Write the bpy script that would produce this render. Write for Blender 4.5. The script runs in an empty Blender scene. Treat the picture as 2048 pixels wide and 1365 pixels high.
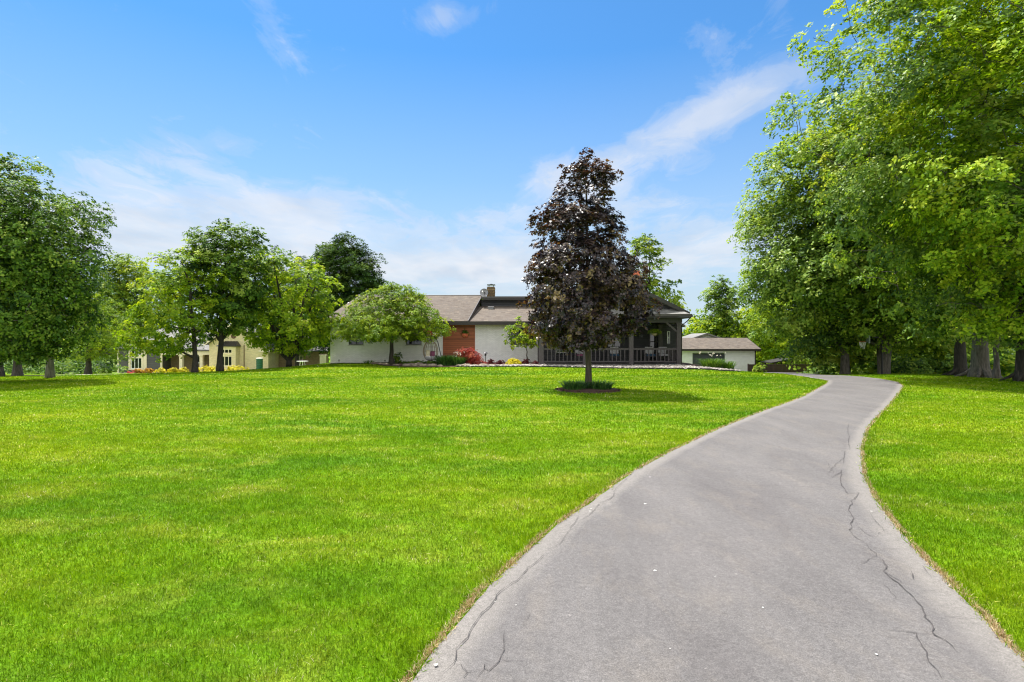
import bpy, math, random
import numpy as np
from mathutils import Vector
R = math.radians
sc = bpy.context.scene
C = sc.collection
F = 1137.8            # focal length in pixels of the 2048 px wide photograph
EYE = 1.6
def PX(px, Y): return (px - 1024) / F * Y
def PZ(row, Y): return EYE - (row - 682.5) / F * Y

# ------------------------------------------------------------------ camera
cam = bpy.data.cameras.new('camera'); cam.lens = 20; cam.sensor_width = 36
cam.clip_start = 0.05; cam.clip_end = 3000
co = bpy.data.objects.new('camera', cam); C.objects.link(co)
co.location = (0, 0, EYE); co.rotation_euler = (R(90), 0, 0)
sc.camera = co
# ------------------------------------------------------------------ view
sc.view_settings.view_transform = 'Standard'
sc.view_settings.look = 'None'
sc.view_settings.gamma = 1
sc.view_settings.exposure = 1.30
sc.cycles.use_denoising = True
sc.cycles.denoiser = 'OPENIMAGEDENOISE'
sc.cycles.denoising_input_passes = 'RGB_ALBEDO_NORMAL'
sc.cycles.denoising_prefilter = 'ACCURATE'
sc.cycles.filter_width = 1.15
sc.cycles.sample_clamp_indirect = 4
sc.cycles.max_bounces = 8
sc.cycles.transparent_max_bounces = 8
# ------------------------------------------------------------------ sun and sky
SUN = Vector((-0.66, 0.86, 2.30)).normalized()
elev = math.asin(SUN.z); azim = math.atan2(SUN.x, SUN.y)
sl = bpy.data.lights.new('sun', 'SUN'); sl.energy = 4.4; sl.angle = R(0.53); sl.color = (1, 0.955, 0.88)
so = bpy.data.objects.new('sun', sl); C.objects.link(so)
so.rotation_euler = SUN.to_track_quat('Z', 'Y').to_euler(); so.location = (-20, 20, 60)

class NT:
    """small helper for node trees"""
    def __init__(s, t): s.t = t; s.n = t.nodes; s.l = t.links
    def new(s, typ, **kw):
        n = s.n.new(typ)
        for k, v in kw.items(): setattr(n, k, v)
        return n
    def link(s, a, b): s.l.new(a, b)
    def math(s, op, a, b=None, c=None, clamp=False):
        n = s.n.new('ShaderNodeMath'); n.operation = op; n.use_clamp = clamp
        for i, v in enumerate((a, b, c)):
            if v is None: continue
            if isinstance(v, (int, float)): n.inputs[i].default_value = v
            else: s.link(v, n.inputs[i])
        return n.outputs[0]
    def noise(s, vec, scale, detail=4, rough=0.55, dist=0.0, dims='3D'):
        n = s.n.new('ShaderNodeTexNoise'); n.noise_dimensions = dims
        n.inputs['Scale'].default_value = scale; n.inputs['Detail'].default_value = detail
        n.inputs['Roughness'].default_value = rough; n.inputs['Distortion'].default_value = dist
        if vec is not None: s.link(vec, n.inputs['Vector'])
        return n.outputs['Fac']
    def ramp(s, fac, stops, interp='LINEAR'):
        n = s.n.new('ShaderNodeValToRGB'); r = n.color_ramp; r.interpolation = interp
        while len(r.elements) < len(stops): r.elements.new(0.5)
        for e, (p, c) in zip(r.elements, stops):
            e.position = p; e.color = (c, c, c, 1) if isinstance(c, (int, float)) else (*c, 1)
        s.link(fac, n.inputs[0]); return n.outputs[0]
    def mix(s, fac, a, b, mode='MIX'):
        n = s.n.new('ShaderNodeMix'); n.data_type = 'RGBA'; n.blend_type = mode
        for sock, v in ((n.inputs[0], fac), (n.inputs[6], a), (n.inputs[7], b)):
            if isinstance(v, (int, float)): sock.default_value = v
            elif isinstance(v, tuple): sock.default_value = (*v, 1)
            else: s.link(v, sock)
        return n.outputs[2]
    def mapping(s, vec, scale=(1, 1, 1), rot=(0, 0, 0), loc=(0, 0, 0)):
        n = s.n.new('ShaderNodeMapping'); n.inputs['Scale'].default_value = scale
        n.inputs['Rotation'].default_value = rot; n.inputs['Location'].default_value = loc
        s.link(vec, n.inputs[0]); return n.outputs[0]

w = bpy.data.worlds.new('World'); sc.world = w; w.use_nodes = True
t = NT(w.node_tree); t.n.clear()
sky = t.new('ShaderNodeTexSky', sky_type='NISHITA'); sky.sun_disc = False
sky.sun_elevation = elev; sky.sun_rotation = azim
sky.air_density = 1.15; sky.dust_density = 0.35; sky.ozone_density = 2.2; sky.altitude = 200
hs = t.new('ShaderNodeHueSaturation'); hs.inputs['Saturation'].default_value = 1.0
hs.inputs['Value'].default_value = 1.0
t.link(t.mix(1.0, sky.outputs[0], (.33, .78, 1.10), 'MULTIPLY'), hs.inputs['Color'])
geo = t.new('ShaderNodeNewGeometry')       # direction of the sky
sep = t.new('ShaderNodeSeparateXYZ')
tc = t.new('ShaderNodeTexCoord'); t.link(tc.outputs['Generated'], sep.inputs[0])
dx, dy, dz = sep.outputs
hz = t.math('ADD', t.math('MAXIMUM', dz, 0.0), 0.10)
cx = t.math('DIVIDE', dx, hz); cy = t.math('DIVIDE', dy, hz)
cmb = t.new('ShaderNodeCombineXYZ'); t.link(cx, cmb.inputs[0]); t.link(cy, cmb.inputs[1])
streak = t.mapping(cmb.outputs[0], scale=(0.9, 0.55, 1), rot=(0, 0, R(24)))
n1 = t.noise(streak, 1.25, 7, 0.58, 0.35)
n2 = t.noise(streak, 5.5, 8, 0.66, 0.8)
nn = t.math('ADD', t.math('MULTIPLY', n1, 0.60), t.math('MULTIPLY', n2, 0.40))
az = t.math('ARCTAN2', dx, dy); el = t.math('ARCSINE', dz)
def blob(a0, e0, sa, se, rot, amp):
    """a soft bank of cloud round one direction of the sky (angles in degrees)"""
    da = t.math('SUBTRACT', az, R(a0)); de = t.math('SUBTRACT', el, R(e0))
    c, s_ = math.cos(R(rot)), math.sin(R(rot))
    u = t.math('ADD', t.math('MULTIPLY', da, c / R(sa)), t.math('MULTIPLY', de, s_ / R(sa)))
    v = t.math('ADD', t.math('MULTIPLY', da, -s_ / R(se)), t.math('MULTIPLY', de, c / R(se)))
    q = t.math('ADD', t.math('MULTIPLY', u, u), t.math('MULTIPLY', v, v))
    return t.math('MULTIPLY', t.math('EXPONENT', t.math('MULTIPLY', q, -1.0)), amp)
tot = None
for b in ((6, 16.0, 6, 2.4, 4, 0.32), (19, 20.5, 9, 1.9, 18, 0.24), (15, 17, 12, 3.0, 10, 0.08), (25, 22.5, 6, 2.2, 10, 0.16),
          (-7, 29.5, 6, 2.0, 8, 0.22), (-35, 28.5, 7, 1.8, 5, 0.22), (17, 27, 7, 1.5, -8, 0.10), (26, 29, 3, 3, 20, 0.14), (-23, 26, 3, 4, 0, 0.08),
          (-20, 12.5, 13, 2.4, 10, 0.24), (-36, 10.5, 12, 3.4, 5, 0.29), (-2, 12, 14, 1.6, 4, 0.18), (-30, 16, 7, 2.0, 14, 0.16), (-6, 7, 16, 2.4, 0, 0.16),
          (12, 12, 14, 1.8, 6, 0.13), (22, 9.0, 12, 3.0, 4, 0.24), (-14, 7.5, 30, 2.6, 0, 0.30), (60, 15, 20, 6, 0, .2), (-70, 20, 20, 5, 0, .2)):
    o = blob(*b); tot = o if tot is None else t.math('ADD', tot, o)
cov = t.math('ADD', nn, t.math('SUBTRACT', tot, 0.60))
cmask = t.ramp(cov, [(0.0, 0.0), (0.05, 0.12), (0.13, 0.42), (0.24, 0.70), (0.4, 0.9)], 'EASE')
lowh = t.ramp(dz, [(0.0, 0.95), (0.08, 0.86), (0.16, 0.62), (0.27, 0.34), (0.45, 0.04)])
grey = t.ramp(t.noise(streak, 2.6, 4, 0.5, 0.2), [(0.35, (4.2, 4.65, 5.35)), (0.60, (5.5, 5.6, 5.9))])
haze_c = t.mix(lowh, hs.outputs[0], (4.1, 4.75, 5.4))
full = t.mix(cmask, haze_c, grey)
# bright unseen clouds added overhead and behind the camera to lift the shade
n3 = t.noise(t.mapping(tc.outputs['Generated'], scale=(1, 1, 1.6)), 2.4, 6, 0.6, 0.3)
rear_fill = t.math('MULTIPLY', t.ramp(n3, [(0.36, 0.0), (0.52, 1.0)]), t.ramp(t.math('ADD', t.math('MULTIPLY', dy, -1.0), t.math('MULTIPLY', dz, 0.5)), [(0.05, 0.0), (0.35, 1.0)]))
full = t.mix(rear_fill, full, (13.0, 12.9, 12.6))
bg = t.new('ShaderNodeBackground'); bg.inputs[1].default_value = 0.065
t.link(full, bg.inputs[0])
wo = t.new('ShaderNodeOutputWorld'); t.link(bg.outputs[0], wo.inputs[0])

# ------------------------------------------------------------------ helpers
def wloc(o):
    v = Vector((0, 0, 0))
    while o is not None: v = v + o.location; o = o.parent
    return v
def tag(o, label=None, cat=None, group=None, kind=None):
    if label: o['label'] = label
    if cat: o['category'] = cat
    if group: o['group'] = group
    if kind: o['kind'] = kind
    return o
def thing(name, loc, label, cat, group=None):
    o = bpy.data.objects.new(name, None); C.objects.link(o); o.location = loc
    o.empty_display_size = 0.3
    return tag(o, label, cat, group)
def link_mesh(name, me, mat, parent=None, loc=None, smooth=False):
    if mat is not None: me.materials.append(mat)
    if smooth: me.polygons.foreach_set('use_smooth', [True] * len(me.polygons))
    o = bpy.data.objects.new(name, me); C.objects.link(o)
    if parent is not None: o.parent = parent
    if loc is not None: o.location = loc
    return o
def copy_tree(o, parent=None):
    c = o.copy(); C.objects.link(c); c.parent = parent
    for ch in list(o.children): copy_tree(ch, c)
    return c

class G:
    """collects geometry in world coordinates"""
    def __init__(s): s.v = []; s.f = []
    def poly(s, pts):
        n = len(s.v); s.v += [tuple(p) for p in pts]; s.f.append(tuple(range(n, n + len(pts))))
    def box(s, x0, x1, y0, y1, z0, z1):
        n = len(s.v)
        s.v += [(x0, y0, z0), (x1, y0, z0), (x1, y1, z0), (x0, y1, z0), (x0, y0, z1), (x1, y0, z1), (x1, y1, z1), (x0, y1, z1)]
        for f in ((3, 2, 1, 0), (4, 5, 6, 7), (0, 1, 5, 4), (1, 2, 6, 5), (2, 3, 7, 6), (3, 0, 4, 7)):
            s.f.append(tuple(n + i for i in f))
        return s
    def slab(s, pts, d):
        """solid from a polygon and an extrusion vector"""
        n = len(s.v); m = len(pts)
        s.v += [tuple(p) for p in pts] + [tuple(p[i] + d[i] for i in range(3)) for p in pts]
        s.f.append(tuple(range(n, n + m))); s.f.append(tuple(range(n + 2 * m - 1, n + m - 1, -1)))
        for i in range(m):
            j = (i + 1) % m; s.f.append((n + j, n + i, n + m + i, n + m + j))
        return s
    def tube(s, path, rad, sides=8, cap=True):
        path = [Vector(p) for p in path]
        if isinstance(rad, (int, float)): rad = [rad] * len(path)
        up = None; base = len(s.v)
        for i, p in enumerate(path):
            d = (path[min(i + 1, len(path) - 1)] - path[max(i - 1, 0)])
            d = d.normalized() if d.length > 1e-9 else Vector((0, 0, 1))
            if up is None: up = d.orthogonal().normalized()
            up = up - d * up.dot(d)
            up = up.normalized() if up.length > 1e-6 else d.orthogonal().normalized()
            sd = d.cross(up)
            for k in range(sides):
                a = 2 * math.pi * k / sides
                s.v.append(tuple(p + (up * math.cos(a) + sd * math.sin(a)) * rad[i]))
        for i in range(len(path) - 1):
            for k in range(sides):
                a = base + i * sides + k; b = base + i * sides + (k + 1) % sides
                s.f.append((a, b, b + sides, a + sides))
        if cap:
            s.f.append(tuple(base + k for k in range(sides))[::-1])
            s.f.append(tuple(base + (len(path) - 1) * sides + k for k in range(sides)))
        return s
    def lathe(s, c, prof, n=20, sx=1, sy=1):
        base = len(s.v)
        for (r, z) in prof:
            for k in range(n):
                a = 2 * math.pi * k / n
                s.v.append((c[0] + r * sx * math.cos(a), c[1] + r * sy * math.sin(a), c[2] + z))
        for i in range(len(prof) - 1):
            for k in range(n):
                a = base + i * n + k; b = base + i * n + (k + 1) % n
                s.f.append((a, b, b + n, a + n))
        s.f.append(tuple(base + k for k in range(n))[::-1])
        s.f.append(tuple(base + (len(prof) - 1) * n + k for k in range(n)))
        return s
    def build(s, name, mat, parent=None, smooth=False, bevel=0, loc=None):
        off = wloc(parent) if parent is not None else Vector(loc or (0, 0, 0))
        me = bpy.data.meshes.new(name)
        me.from_pydata([(a - off.x, b - off.y, c - off.z) for a, b, c in s.v], [], s.f); me.update()
        o = link_mesh(name, me, mat, parent, None if parent is not None else loc, smooth)
        if bevel:
            m = o.modifiers.new('bevel', 'BEVEL'); m.width = bevel; m.segments = 2; m.limit_method = 'ANGLE'
        return o

def np_mesh(name, V, nper, mat, parent=None, rnd=None, loc=None, off=(0, 0, 0)):
    """V: (n*nper,3) verts, one face of nper verts each"""
    V = (np.asarray(V, np.float32) - np.asarray(off, np.float32)).astype(np.float32)
    n = len(V) // nper
    me = bpy.data.meshes.new(name)
    me.vertices.add(n * nper); me.vertices.foreach_set('co', V.ravel())
    me.loops.add(n * nper); me.loops.foreach_set('vertex_index', np.arange(n * nper, dtype=np.int32))
    me.polygons.add(n)
    me.polygons.foreach_set('loop_start', np.arange(0, n * nper, nper, dtype=np.int32))
    me.update(calc_edges=True)
    if rnd is not None:
        a = me.attributes.new('rnd', 'FLOAT', 'FACE'); a.data.foreach_set('value', np.asarray(rnd, np.float32))
    return link_mesh(name, me, mat, parent, loc)

# ------------------------------------------------------------------ materials
def mat(name):
    m = bpy.data.materials.new(name); m.use_nodes = True
    t = NT(m.node_tree); p = t.n['Principled BSDF']; return m, t, p
def bump(t, p, h, strength=0.4, dist=0.02):
    b = t.new('ShaderNodeBump'); b.inputs['Strength'].default_value = strength
    b.inputs['Distance'].default_value = dist; t.link(h, b.inputs['Height']); t.link(b.outputs[0], p.inputs['Normal'])
def plain(name, col, rough=0.7, var=0.25, scale=6, metal=0, spec=0.4, bmp=0.15):
    m, t, p = mat(name)
    c = t.new('ShaderNodeTexCoord').outputs['Object']
    f = t.noise(c, scale, 5, 0.6)
    a = tuple(x * (1 - var) for x in col); b = tuple(min(1, x * (1 + var)) for x in col)
    t.link(t.ramp(f, [(0.3, a), (0.7, b)]), p.inputs['Base Color'])
    p.inputs['Roughness'].default_value = rough; p.inputs['Metallic'].default_value = metal
    p.inputs['Specular IOR Level'].default_value = spec
    if bmp: bump(t, p, t.noise(c, scale * 6, 4), bmp, 0.01)
    return m
def leafmat(name, cols, trans=0.42, tcol=(1.32, 1.22, 0.45), rough=0.55, spec=0.14):
    m, t, p = mat(name)
    a = t.new('ShaderNodeAttribute', attribute_name='rnd').outputs['Fac']
    n = len(cols); base = t.ramp(a, [(.08 + .80 * i / (n - 1), c) for i, c in enumerate(cols)])
    t.link(base, p.inputs['Base Color']); p.inputs['Roughness'].default_value = rough
    p.inputs['Specular IOR Level'].default_value = spec
    tr = t.new('ShaderNodeBsdfTranslucent')
    t.link(t.mix(1.0, base, tuple(tcol), 'MULTIPLY'), tr.inputs[0])
    mx = t.new('ShaderNodeMixShader'); mx.inputs[0].default_value = trans
    t.link(p.outputs[0], mx.inputs[1]); t.link(tr.outputs[0], mx.inputs[2])
    t.link(mx.outputs[0], t.n['Material Output'].inputs[0])
    return m
def barkmat(name, a, b):
    m, t, p = mat(name)
    c = t.new('ShaderNodeTexCoord').outputs['Object']
    v = t.mapping(c, scale=(9, 9, 1.6))
    f = t.noise(v, 1.6, 6, 0.65, 0.6)
    t.link(t.ramp(f, [(0.35, a), (0.65, b)]), p.inputs['Base Color'])
    p.inputs['Roughness'].default_value = 0.9; bump(t, p, f, 0.9, 0.04); return m

M = {}
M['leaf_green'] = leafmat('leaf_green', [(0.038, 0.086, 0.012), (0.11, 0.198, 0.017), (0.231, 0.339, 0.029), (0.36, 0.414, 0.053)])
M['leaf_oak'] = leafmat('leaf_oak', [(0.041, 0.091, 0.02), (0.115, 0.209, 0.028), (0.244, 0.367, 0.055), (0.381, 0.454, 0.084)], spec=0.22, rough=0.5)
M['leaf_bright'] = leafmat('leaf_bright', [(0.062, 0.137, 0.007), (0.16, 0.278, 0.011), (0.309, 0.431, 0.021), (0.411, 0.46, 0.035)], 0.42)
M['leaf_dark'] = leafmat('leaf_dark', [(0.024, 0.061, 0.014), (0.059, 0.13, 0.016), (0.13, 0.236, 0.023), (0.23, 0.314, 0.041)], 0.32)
M['leaf_yellow'] = leafmat('leaf_yellow', [(0.06, 0.127, 0.007), (0.132, 0.226, 0.011), (0.234, 0.336, 0.016), (0.384, 0.451, 0.03)], 0.34)
M['leaf_pine'] = leafmat('leaf_pine', [(.010,.030,.008),(.028,.066,.013),(.062,.120,.018),(.13,.19,.03)], 0.15, rough=.85, spec=.04)
M['leaf_maple'] = leafmat('leaf_maple', [(.008,.008,.009),(.020,.014,.016),(.042,.026,.028),(.082,.050,.036),(.16,.12,.03)], 0.20, (1.6, 0.8, 0.4), 0.42, 0.5)
M['leaf_red'] = leafmat('leaf_red', [(.10, .012, .012), (.26, .03, .022), (.38, .06, .035), (.45, .14, .07)], 0.35, (1.3, 0.7, 0.6))
M['leaf_burgundy'] = leafmat('leaf_burgundy', [(.035, .006, .008), (.09, .014, .018), (.15, .03, .03), (.22, .06, .05)], 0.25, (1.3, 0.6, 0.6))
M['leaf_gold'] = leafmat('leaf_gold', [(.30, .26, .008), (.55, .50, .015), (.72, .66, .03), (.80, .74, .08)], 0.3, (1.1, 1.0, 0.5))
M['leaf_orange'] = leafmat('leaf_orange', [(.22, .12, .012), (.45, .24, .02), (.62, .36, .03), (.70, .50, .06)], 0.3, (1.1, .9, 0.5))
M['blade_dark'] = leafmat('blade_dark', [(.012, .042, .010), (.025, .085, .014), (.05, .13, .02), (.10, .20, .05)], 0.25, rough=0.35, spec=0.5)
M['blade_green'] = leafmat('blade_green', [(.03, .075, .012), (.06, .14, .018), (.11, .21, .03), (.18, .28, .06)], 0.3)
M['petal'] = leafmat('petal', [(.75, .72, .62), (.85, .80, .72), (.80, .60, .45), (.85, .85, .8)], 0.3, (1, 1, 1))
M['petal_pink'] = leafmat('petal_pink', [(.55, .05, .12), (.7, .10, .15), (.75, .2, .12), (.8, .3, .25)], 0.3, (1, 1, 1))
M['bark'] = barkmat('bark', (.030, .024, .019), (.105, .090, .072))
M['bark_grey'] = barkmat('bark_grey', (.050, .043, .035), (.165, .146, .12))
M['bark_dark'] = barkmat('bark_dark', (.015, .013, .010), (.050, .042, .032))
M['bark_maple'] = barkmat('bark_maple', (.020, .018, .011), (.066, .057, .034))

# lawn colour in world coordinates, shared by the soil sheet and the blades
def lawn_colour(t, fine=None):
    c = t.new('ShaderNodeNewGeometry').outputs['Position']
    big = t.noise(t.mapping(c, scale=(0.16, 0.30, 0.0)), 1.0, 3, 0.5)
    mid = t.noise(t.mapping(c, scale=(0.9, 1.5, 0.0), rot=(0, 0, R(12))), 1.0, 5, 0.6, 0.5)
    sm = t.noise(t.mapping(c, scale=(1, 1, 0)), 5.0, 4, 0.65)
    base = t.ramp(big, [(0.34, (.078, .205, .0045)), (0.50, (.138, .272, .004)), (0.66, (.205, .322, .006))])
    dry = t.ramp(mid, [(0.47, 0.0), (0.57, 0.28), (0.68, 0.80)])
    col = t.mix(dry, base, (.29, .365, .030))
    return t.mix(0.55, col, t.ramp(sm, [(0.32, 0.55), (0.64, 1.26)]), 'MULTIPLY')
m, t, p = mat('lawn_soil')
col = lawn_colour(t)
fine = t.noise(t.new('ShaderNodeNewGeometry').outputs['Position'], 45, 4, 0.7)
t.link(t.mix(0.8, col, t.ramp(fine, [(0.35, 0.42), (0.65, 1.15)]), 'MULTIPLY'), p.inputs['Base Color'])
p.inputs['Roughness'].default_value = 0.95; p.inputs['Specular IOR Level'].default_value = 0.1
bump(t, p, fine, 0.9, 0.04)
M['lawn'] = m
m, t, p = mat('grass_blade')
a = t.new('ShaderNodeAttribute', attribute_name='rnd').outputs['Fac']
col = t.mix(1.0, lawn_colour(t), t.ramp(a, [(0.0, (.30, .38, .5)), (0.5, (.98, .98, 1.0)), (0.86, (1.75, 1.45, 1.9)), (0.955, (2.1, 1.55, 5.0)), (0.985, (3.2, 1.9, 26)), (1.0, (3.9, 2.3, 40))]), 'MULTIPLY')
t.link(col, p.inputs['Base Color']); p.inputs['Roughness'].default_value = 0.5
p.inputs['Specular IOR Level'].default_value = 0.03
tr = t.new('ShaderNodeBsdfTranslucent'); t.link(t.mix(1.0, col, (1.25, 1.15, .8), 'MULTIPLY'), tr.inputs[0])
mx = t.new('ShaderNodeMixShader'); mx.inputs[0].default_value = 0.42
t.link(p.outputs[0], mx.inputs[1]); t.link(tr.outputs[0], mx.inputs[2]); t.link(mx.outputs[0], t.n['Material Output'].inputs[0])
M['blade'] = m
M['straw'] = leafmat('straw', [(.20, .12, .05), (.40, .27, .13), (.58, .44, .24), (.68, .56, .36)], 0.2, (1, 1, 1), 0.8, .1)

# ------------------------------------------------------------------ terrain
PB = [-1500, -200, 0, 250, 450, 560, 640, 700, 1340, 1390, 1430, 1530, 1650, 1800, 2048, 3500]
YB = [22, 23, 24, 26.5, 31, 36, 42, 54, 54, 40, 33, 28.5, 26, 27, 25, 25]
def ground(x, y):
    x = np.asarray(x, float); y = np.asarray(y, float)
    ys = np.maximum(y, 9.0)
    px = 1024 + F * x / ys
    yb = (np.interp(px, PB, YB) + np.interp(px - 18, PB, YB) + np.interp(px + 18, PB, YB)) / 3
    k = 2.2
    sp = k * np.log1p(np.exp(np.clip((ys - yb) / k, -30, 30)))
    sp = np.where((ys - yb) / k > 29, ys - yb, sp)
    z = -2.05 * sp / np.maximum(63 - yb, 12)
    z = -2.35 * np.tanh(-z / 2.35 * (1 + 0.35 * np.clip(-z / 2.35, 0, 1) ** 2))
    # very slight unevenness of the lawn
    z = z + 0.02 * np.sin(x * 0.55 + 1.3) * np.sin(y * 0.42) * np.clip((y - 3) / 8, 0, 1)
    return z
def gz(x, y): return float(ground(x, y))

# driveway edges traced on the ground (x, Y)
def on0(px, row):
    Y = EYE * F / (row - 682.5); return (PX(px, Y), Y)
LE = [(-3.6, -8.0), (-2.3, -3.0), (-1.15, 0.2)] + [on0(*q) for q in ((820, 1365), (868, 1302), (902, 1261), (963, 1183), (1004, 1152), (1038, 1121), (1090, 1070), (1141, 1033), (1209, 985), (1243, 960), (1311, 920), (1345, 902), (1430, 862), (1530, 823), (1592, 800), (1634, 780), (1654, 768), (1656, 761))] + [(13.35, 25.3), (13.9, 28), (14.7, 31), (16.6, 37), (20, 48), (21, 58), (20.6, 66)]
RE = [(0.2, -8.0), (1.3, -3.0), (2.05, 0.2)] + [on0(*q) for q in ((2052, 1330), (2041, 1319), (2007, 1285), (1959, 1227), (1901, 1172), (1840, 1111), (1789, 1050), (1748, 995), (1727, 951), (1722, 900), (1735, 860), (1760, 830), (1785, 803), (1802, 783), (1806, 774), (1796, 765))] + [(15.7, 24.3), (16.1, 27), (17.2, 31), (19.8, 37), (25.5, 48), (29, 58), (29.5, 66)]
LE = np.array(LE); RE = np.array(RE)
def xl(y): return np.interp(y, LE[:, 1], LE[:, 0])
def xr(y): return np.interp(y, RE[:, 1], RE[:, 0])

xs = np.unique(np.concatenate([np.linspace(-60, 60, 241), np.sinh(np.linspace(-4.2, 4.2, 90)) * 30]))
ys = np.unique(np.concatenate([np.linspace(-12, 80, 185), 80 + np.sinh(np.linspace(0, 4.2, 40)) * 36]))
X_, Y_ = np.meshgrid(xs, ys); Z_ = ground(X_, Y_)
under = (X_ > xl(Y_) + 0.3) & (X_ < xr(Y_) - 0.3) & (Y_ < 66)
Z_ = np.where(under, Z_ - 0.05, Z_)
V = np.stack([X_, Y_, Z_], -1).reshape(-1, 3); nx = len(xs); ny = len(ys)
idx = np.arange(nx * ny).reshape(ny, nx)
fc = np.stack([idx[:-1, :-1], idx[:-1, 1:], idx[1:, 1:], idx[1:, :-1]], -1).reshape(-1, 4)
me = bpy.data.meshes.new('lawn'); me.from_pydata(V.tolist(), [], fc.tolist())
tag(link_mesh('lawn', me, M['lawn'], smooth=True), kind='structure')

# driveway sheet with u across and v along
m, t, p = mat('asphalt')
pos = t.new('ShaderNodeNewGeometry').outputs['Position']
uv = t.new('ShaderNodeSeparateXYZ'); t.link(t.new('ShaderNodeUVMap', uv_map='UVMap').outputs[0], uv.inputs[0])
grain = t.noise(pos, 150, 3, 0.75)
grain2 = t.noise(pos, 34, 5, 0.8)
blot = t.noise(t.mapping(pos, scale=(1.5, 0.45, 0), rot=(0, 0, R(18))), 1.0, 8, 0.66, 0.25)
blot2 = t.noise(t.mapping(pos, scale=(2.6, 1.2, 0), rot=(0, 0, R(25)), loc=(7, 3, 0)), 1.0, 9, 0.72, 0.3)
col = t.ramp(t.math('ADD', t.math('MULTIPLY', t.math('SUBTRACT', blot, .5), 0.85), .5), [(0.34, (.084, .078, .078)), (0.50, (.102, .096, .095)), (0.66, (.120, .112, .110))])
col = t.mix(t.ramp(blot2, [(0.50, 0.0), (0.68, 0.32)]), col, (.158, .138, .118))
ed = t.math('MULTIPLY', t.math('ABSOLUTE', t.math('SUBTRACT', uv.outputs[0], 0.5)), 2.0)
edn = t.math('ADD', ed, t.math('MULTIPLY', t.math('SUBTRACT', blot2, 0.5), 0.10))
col = t.mix(t.ramp(edn, [(0.82, 0.0), (0.90, 0.55), (0.99, 0.75)]), col, (.178, .165, .152))
col = t.mix(t.ramp(t.noise(t.mapping(pos, scale=(1, 1, 0)), 26, 2, 0.5), [(0.72, 0.0), (0.76, 0.4)]), col, (.24, .22, .21))
col = t.mix(0.85, col, t.ramp(grain, [(0.30, 0.55), (0.5, 0.98), (0.72, 1.6)]), 'MULTIPLY')
col = t.mix(0.6, col, t.ramp(grain2, [(0.34, 0.70), (0.66, 1.32)]), 'MULTIPLY')
t.link(col, p.inputs['Base Color']); p.inputs['Roughness'].default_value = 0.88
p.inputs['Specular IOR Level'].default_value = 0.25
bump(t, p, grain, 0.6, 0.006)
M['asphalt'] = m
def resample(P, n):
    d = np.concatenate([[0], np.cumsum(np.hypot(*np.diff(P, axis=0).T))]); s = np.linspace(0, d[-1], n)
    Q = np.stack([np.interp(s, d, P[:, 0]), np.interp(s, d, P[:, 1])], -1)
    for _ in range(3):
        Q[1:-1] = (Q[:-2] + 2 * Q[1:-1] + Q[2:]) / 4
    return Q
NA, NB = 420, 25
rows_y = np.unique(np.concatenate([np.linspace(-8, 26, 300), np.linspace(26, 66, 100)]))
nA = len(rows_y)
rg = np.random.default_rng(4)
jl = np.convolve(rg.normal(0, 1, nA + 8), np.ones(3) / 3, 'same')[4:-4] * 0.020
jr = np.convolve(rg.normal(0, 1, nA + 8), np.ones(3) / 3, 'same')[4:-4] * 0.020
ker = np.ones(11) / 11
def sm(a): return np.convolve(np.pad(a, 5, 'edge'), ker, 'valid')
la = sm(xl(rows_y)) + jl; ra = sm(xr(rows_y)) + jr
U = np.linspace(0, 1, NB)
DX = la[:, None] * (1 - U) + ra[:, None] * U; DY = np.repeat(rows_y[:, None], NB, 1)
DZ = ground(DX, DY) + 0.016 + np.clip((DY - 15) * 0.002, 0, 0.03) - 0.008 * (np.abs(U - .5) * 2) ** 8
V = np.stack([DX, DY, DZ], -1).reshape(-1, 3); idx = np.arange(nA * NB).reshape(nA, NB)
fc = np.stack([idx[:-1, :-1], idx[:-1, 1:], idx[1:, 1:], idx[1:, :-1]], -1).reshape(-1, 4)
me = bpy.data.meshes.new('driveway'); me.from_pydata(V.tolist(), [], fc.tolist())
uvl = me.uv_layers.new(name='UVMap'); lu = np.stack([np.repeat(U[None], nA, 0), DY / 3], -1).reshape(-1, 2)[fc.ravel()]
uvl.data.foreach_set('uv', lu.ravel().astype(np.float32))
tag(link_mesh('driveway', me, M['asphalt'], smooth=True), kind='structure')

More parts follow.
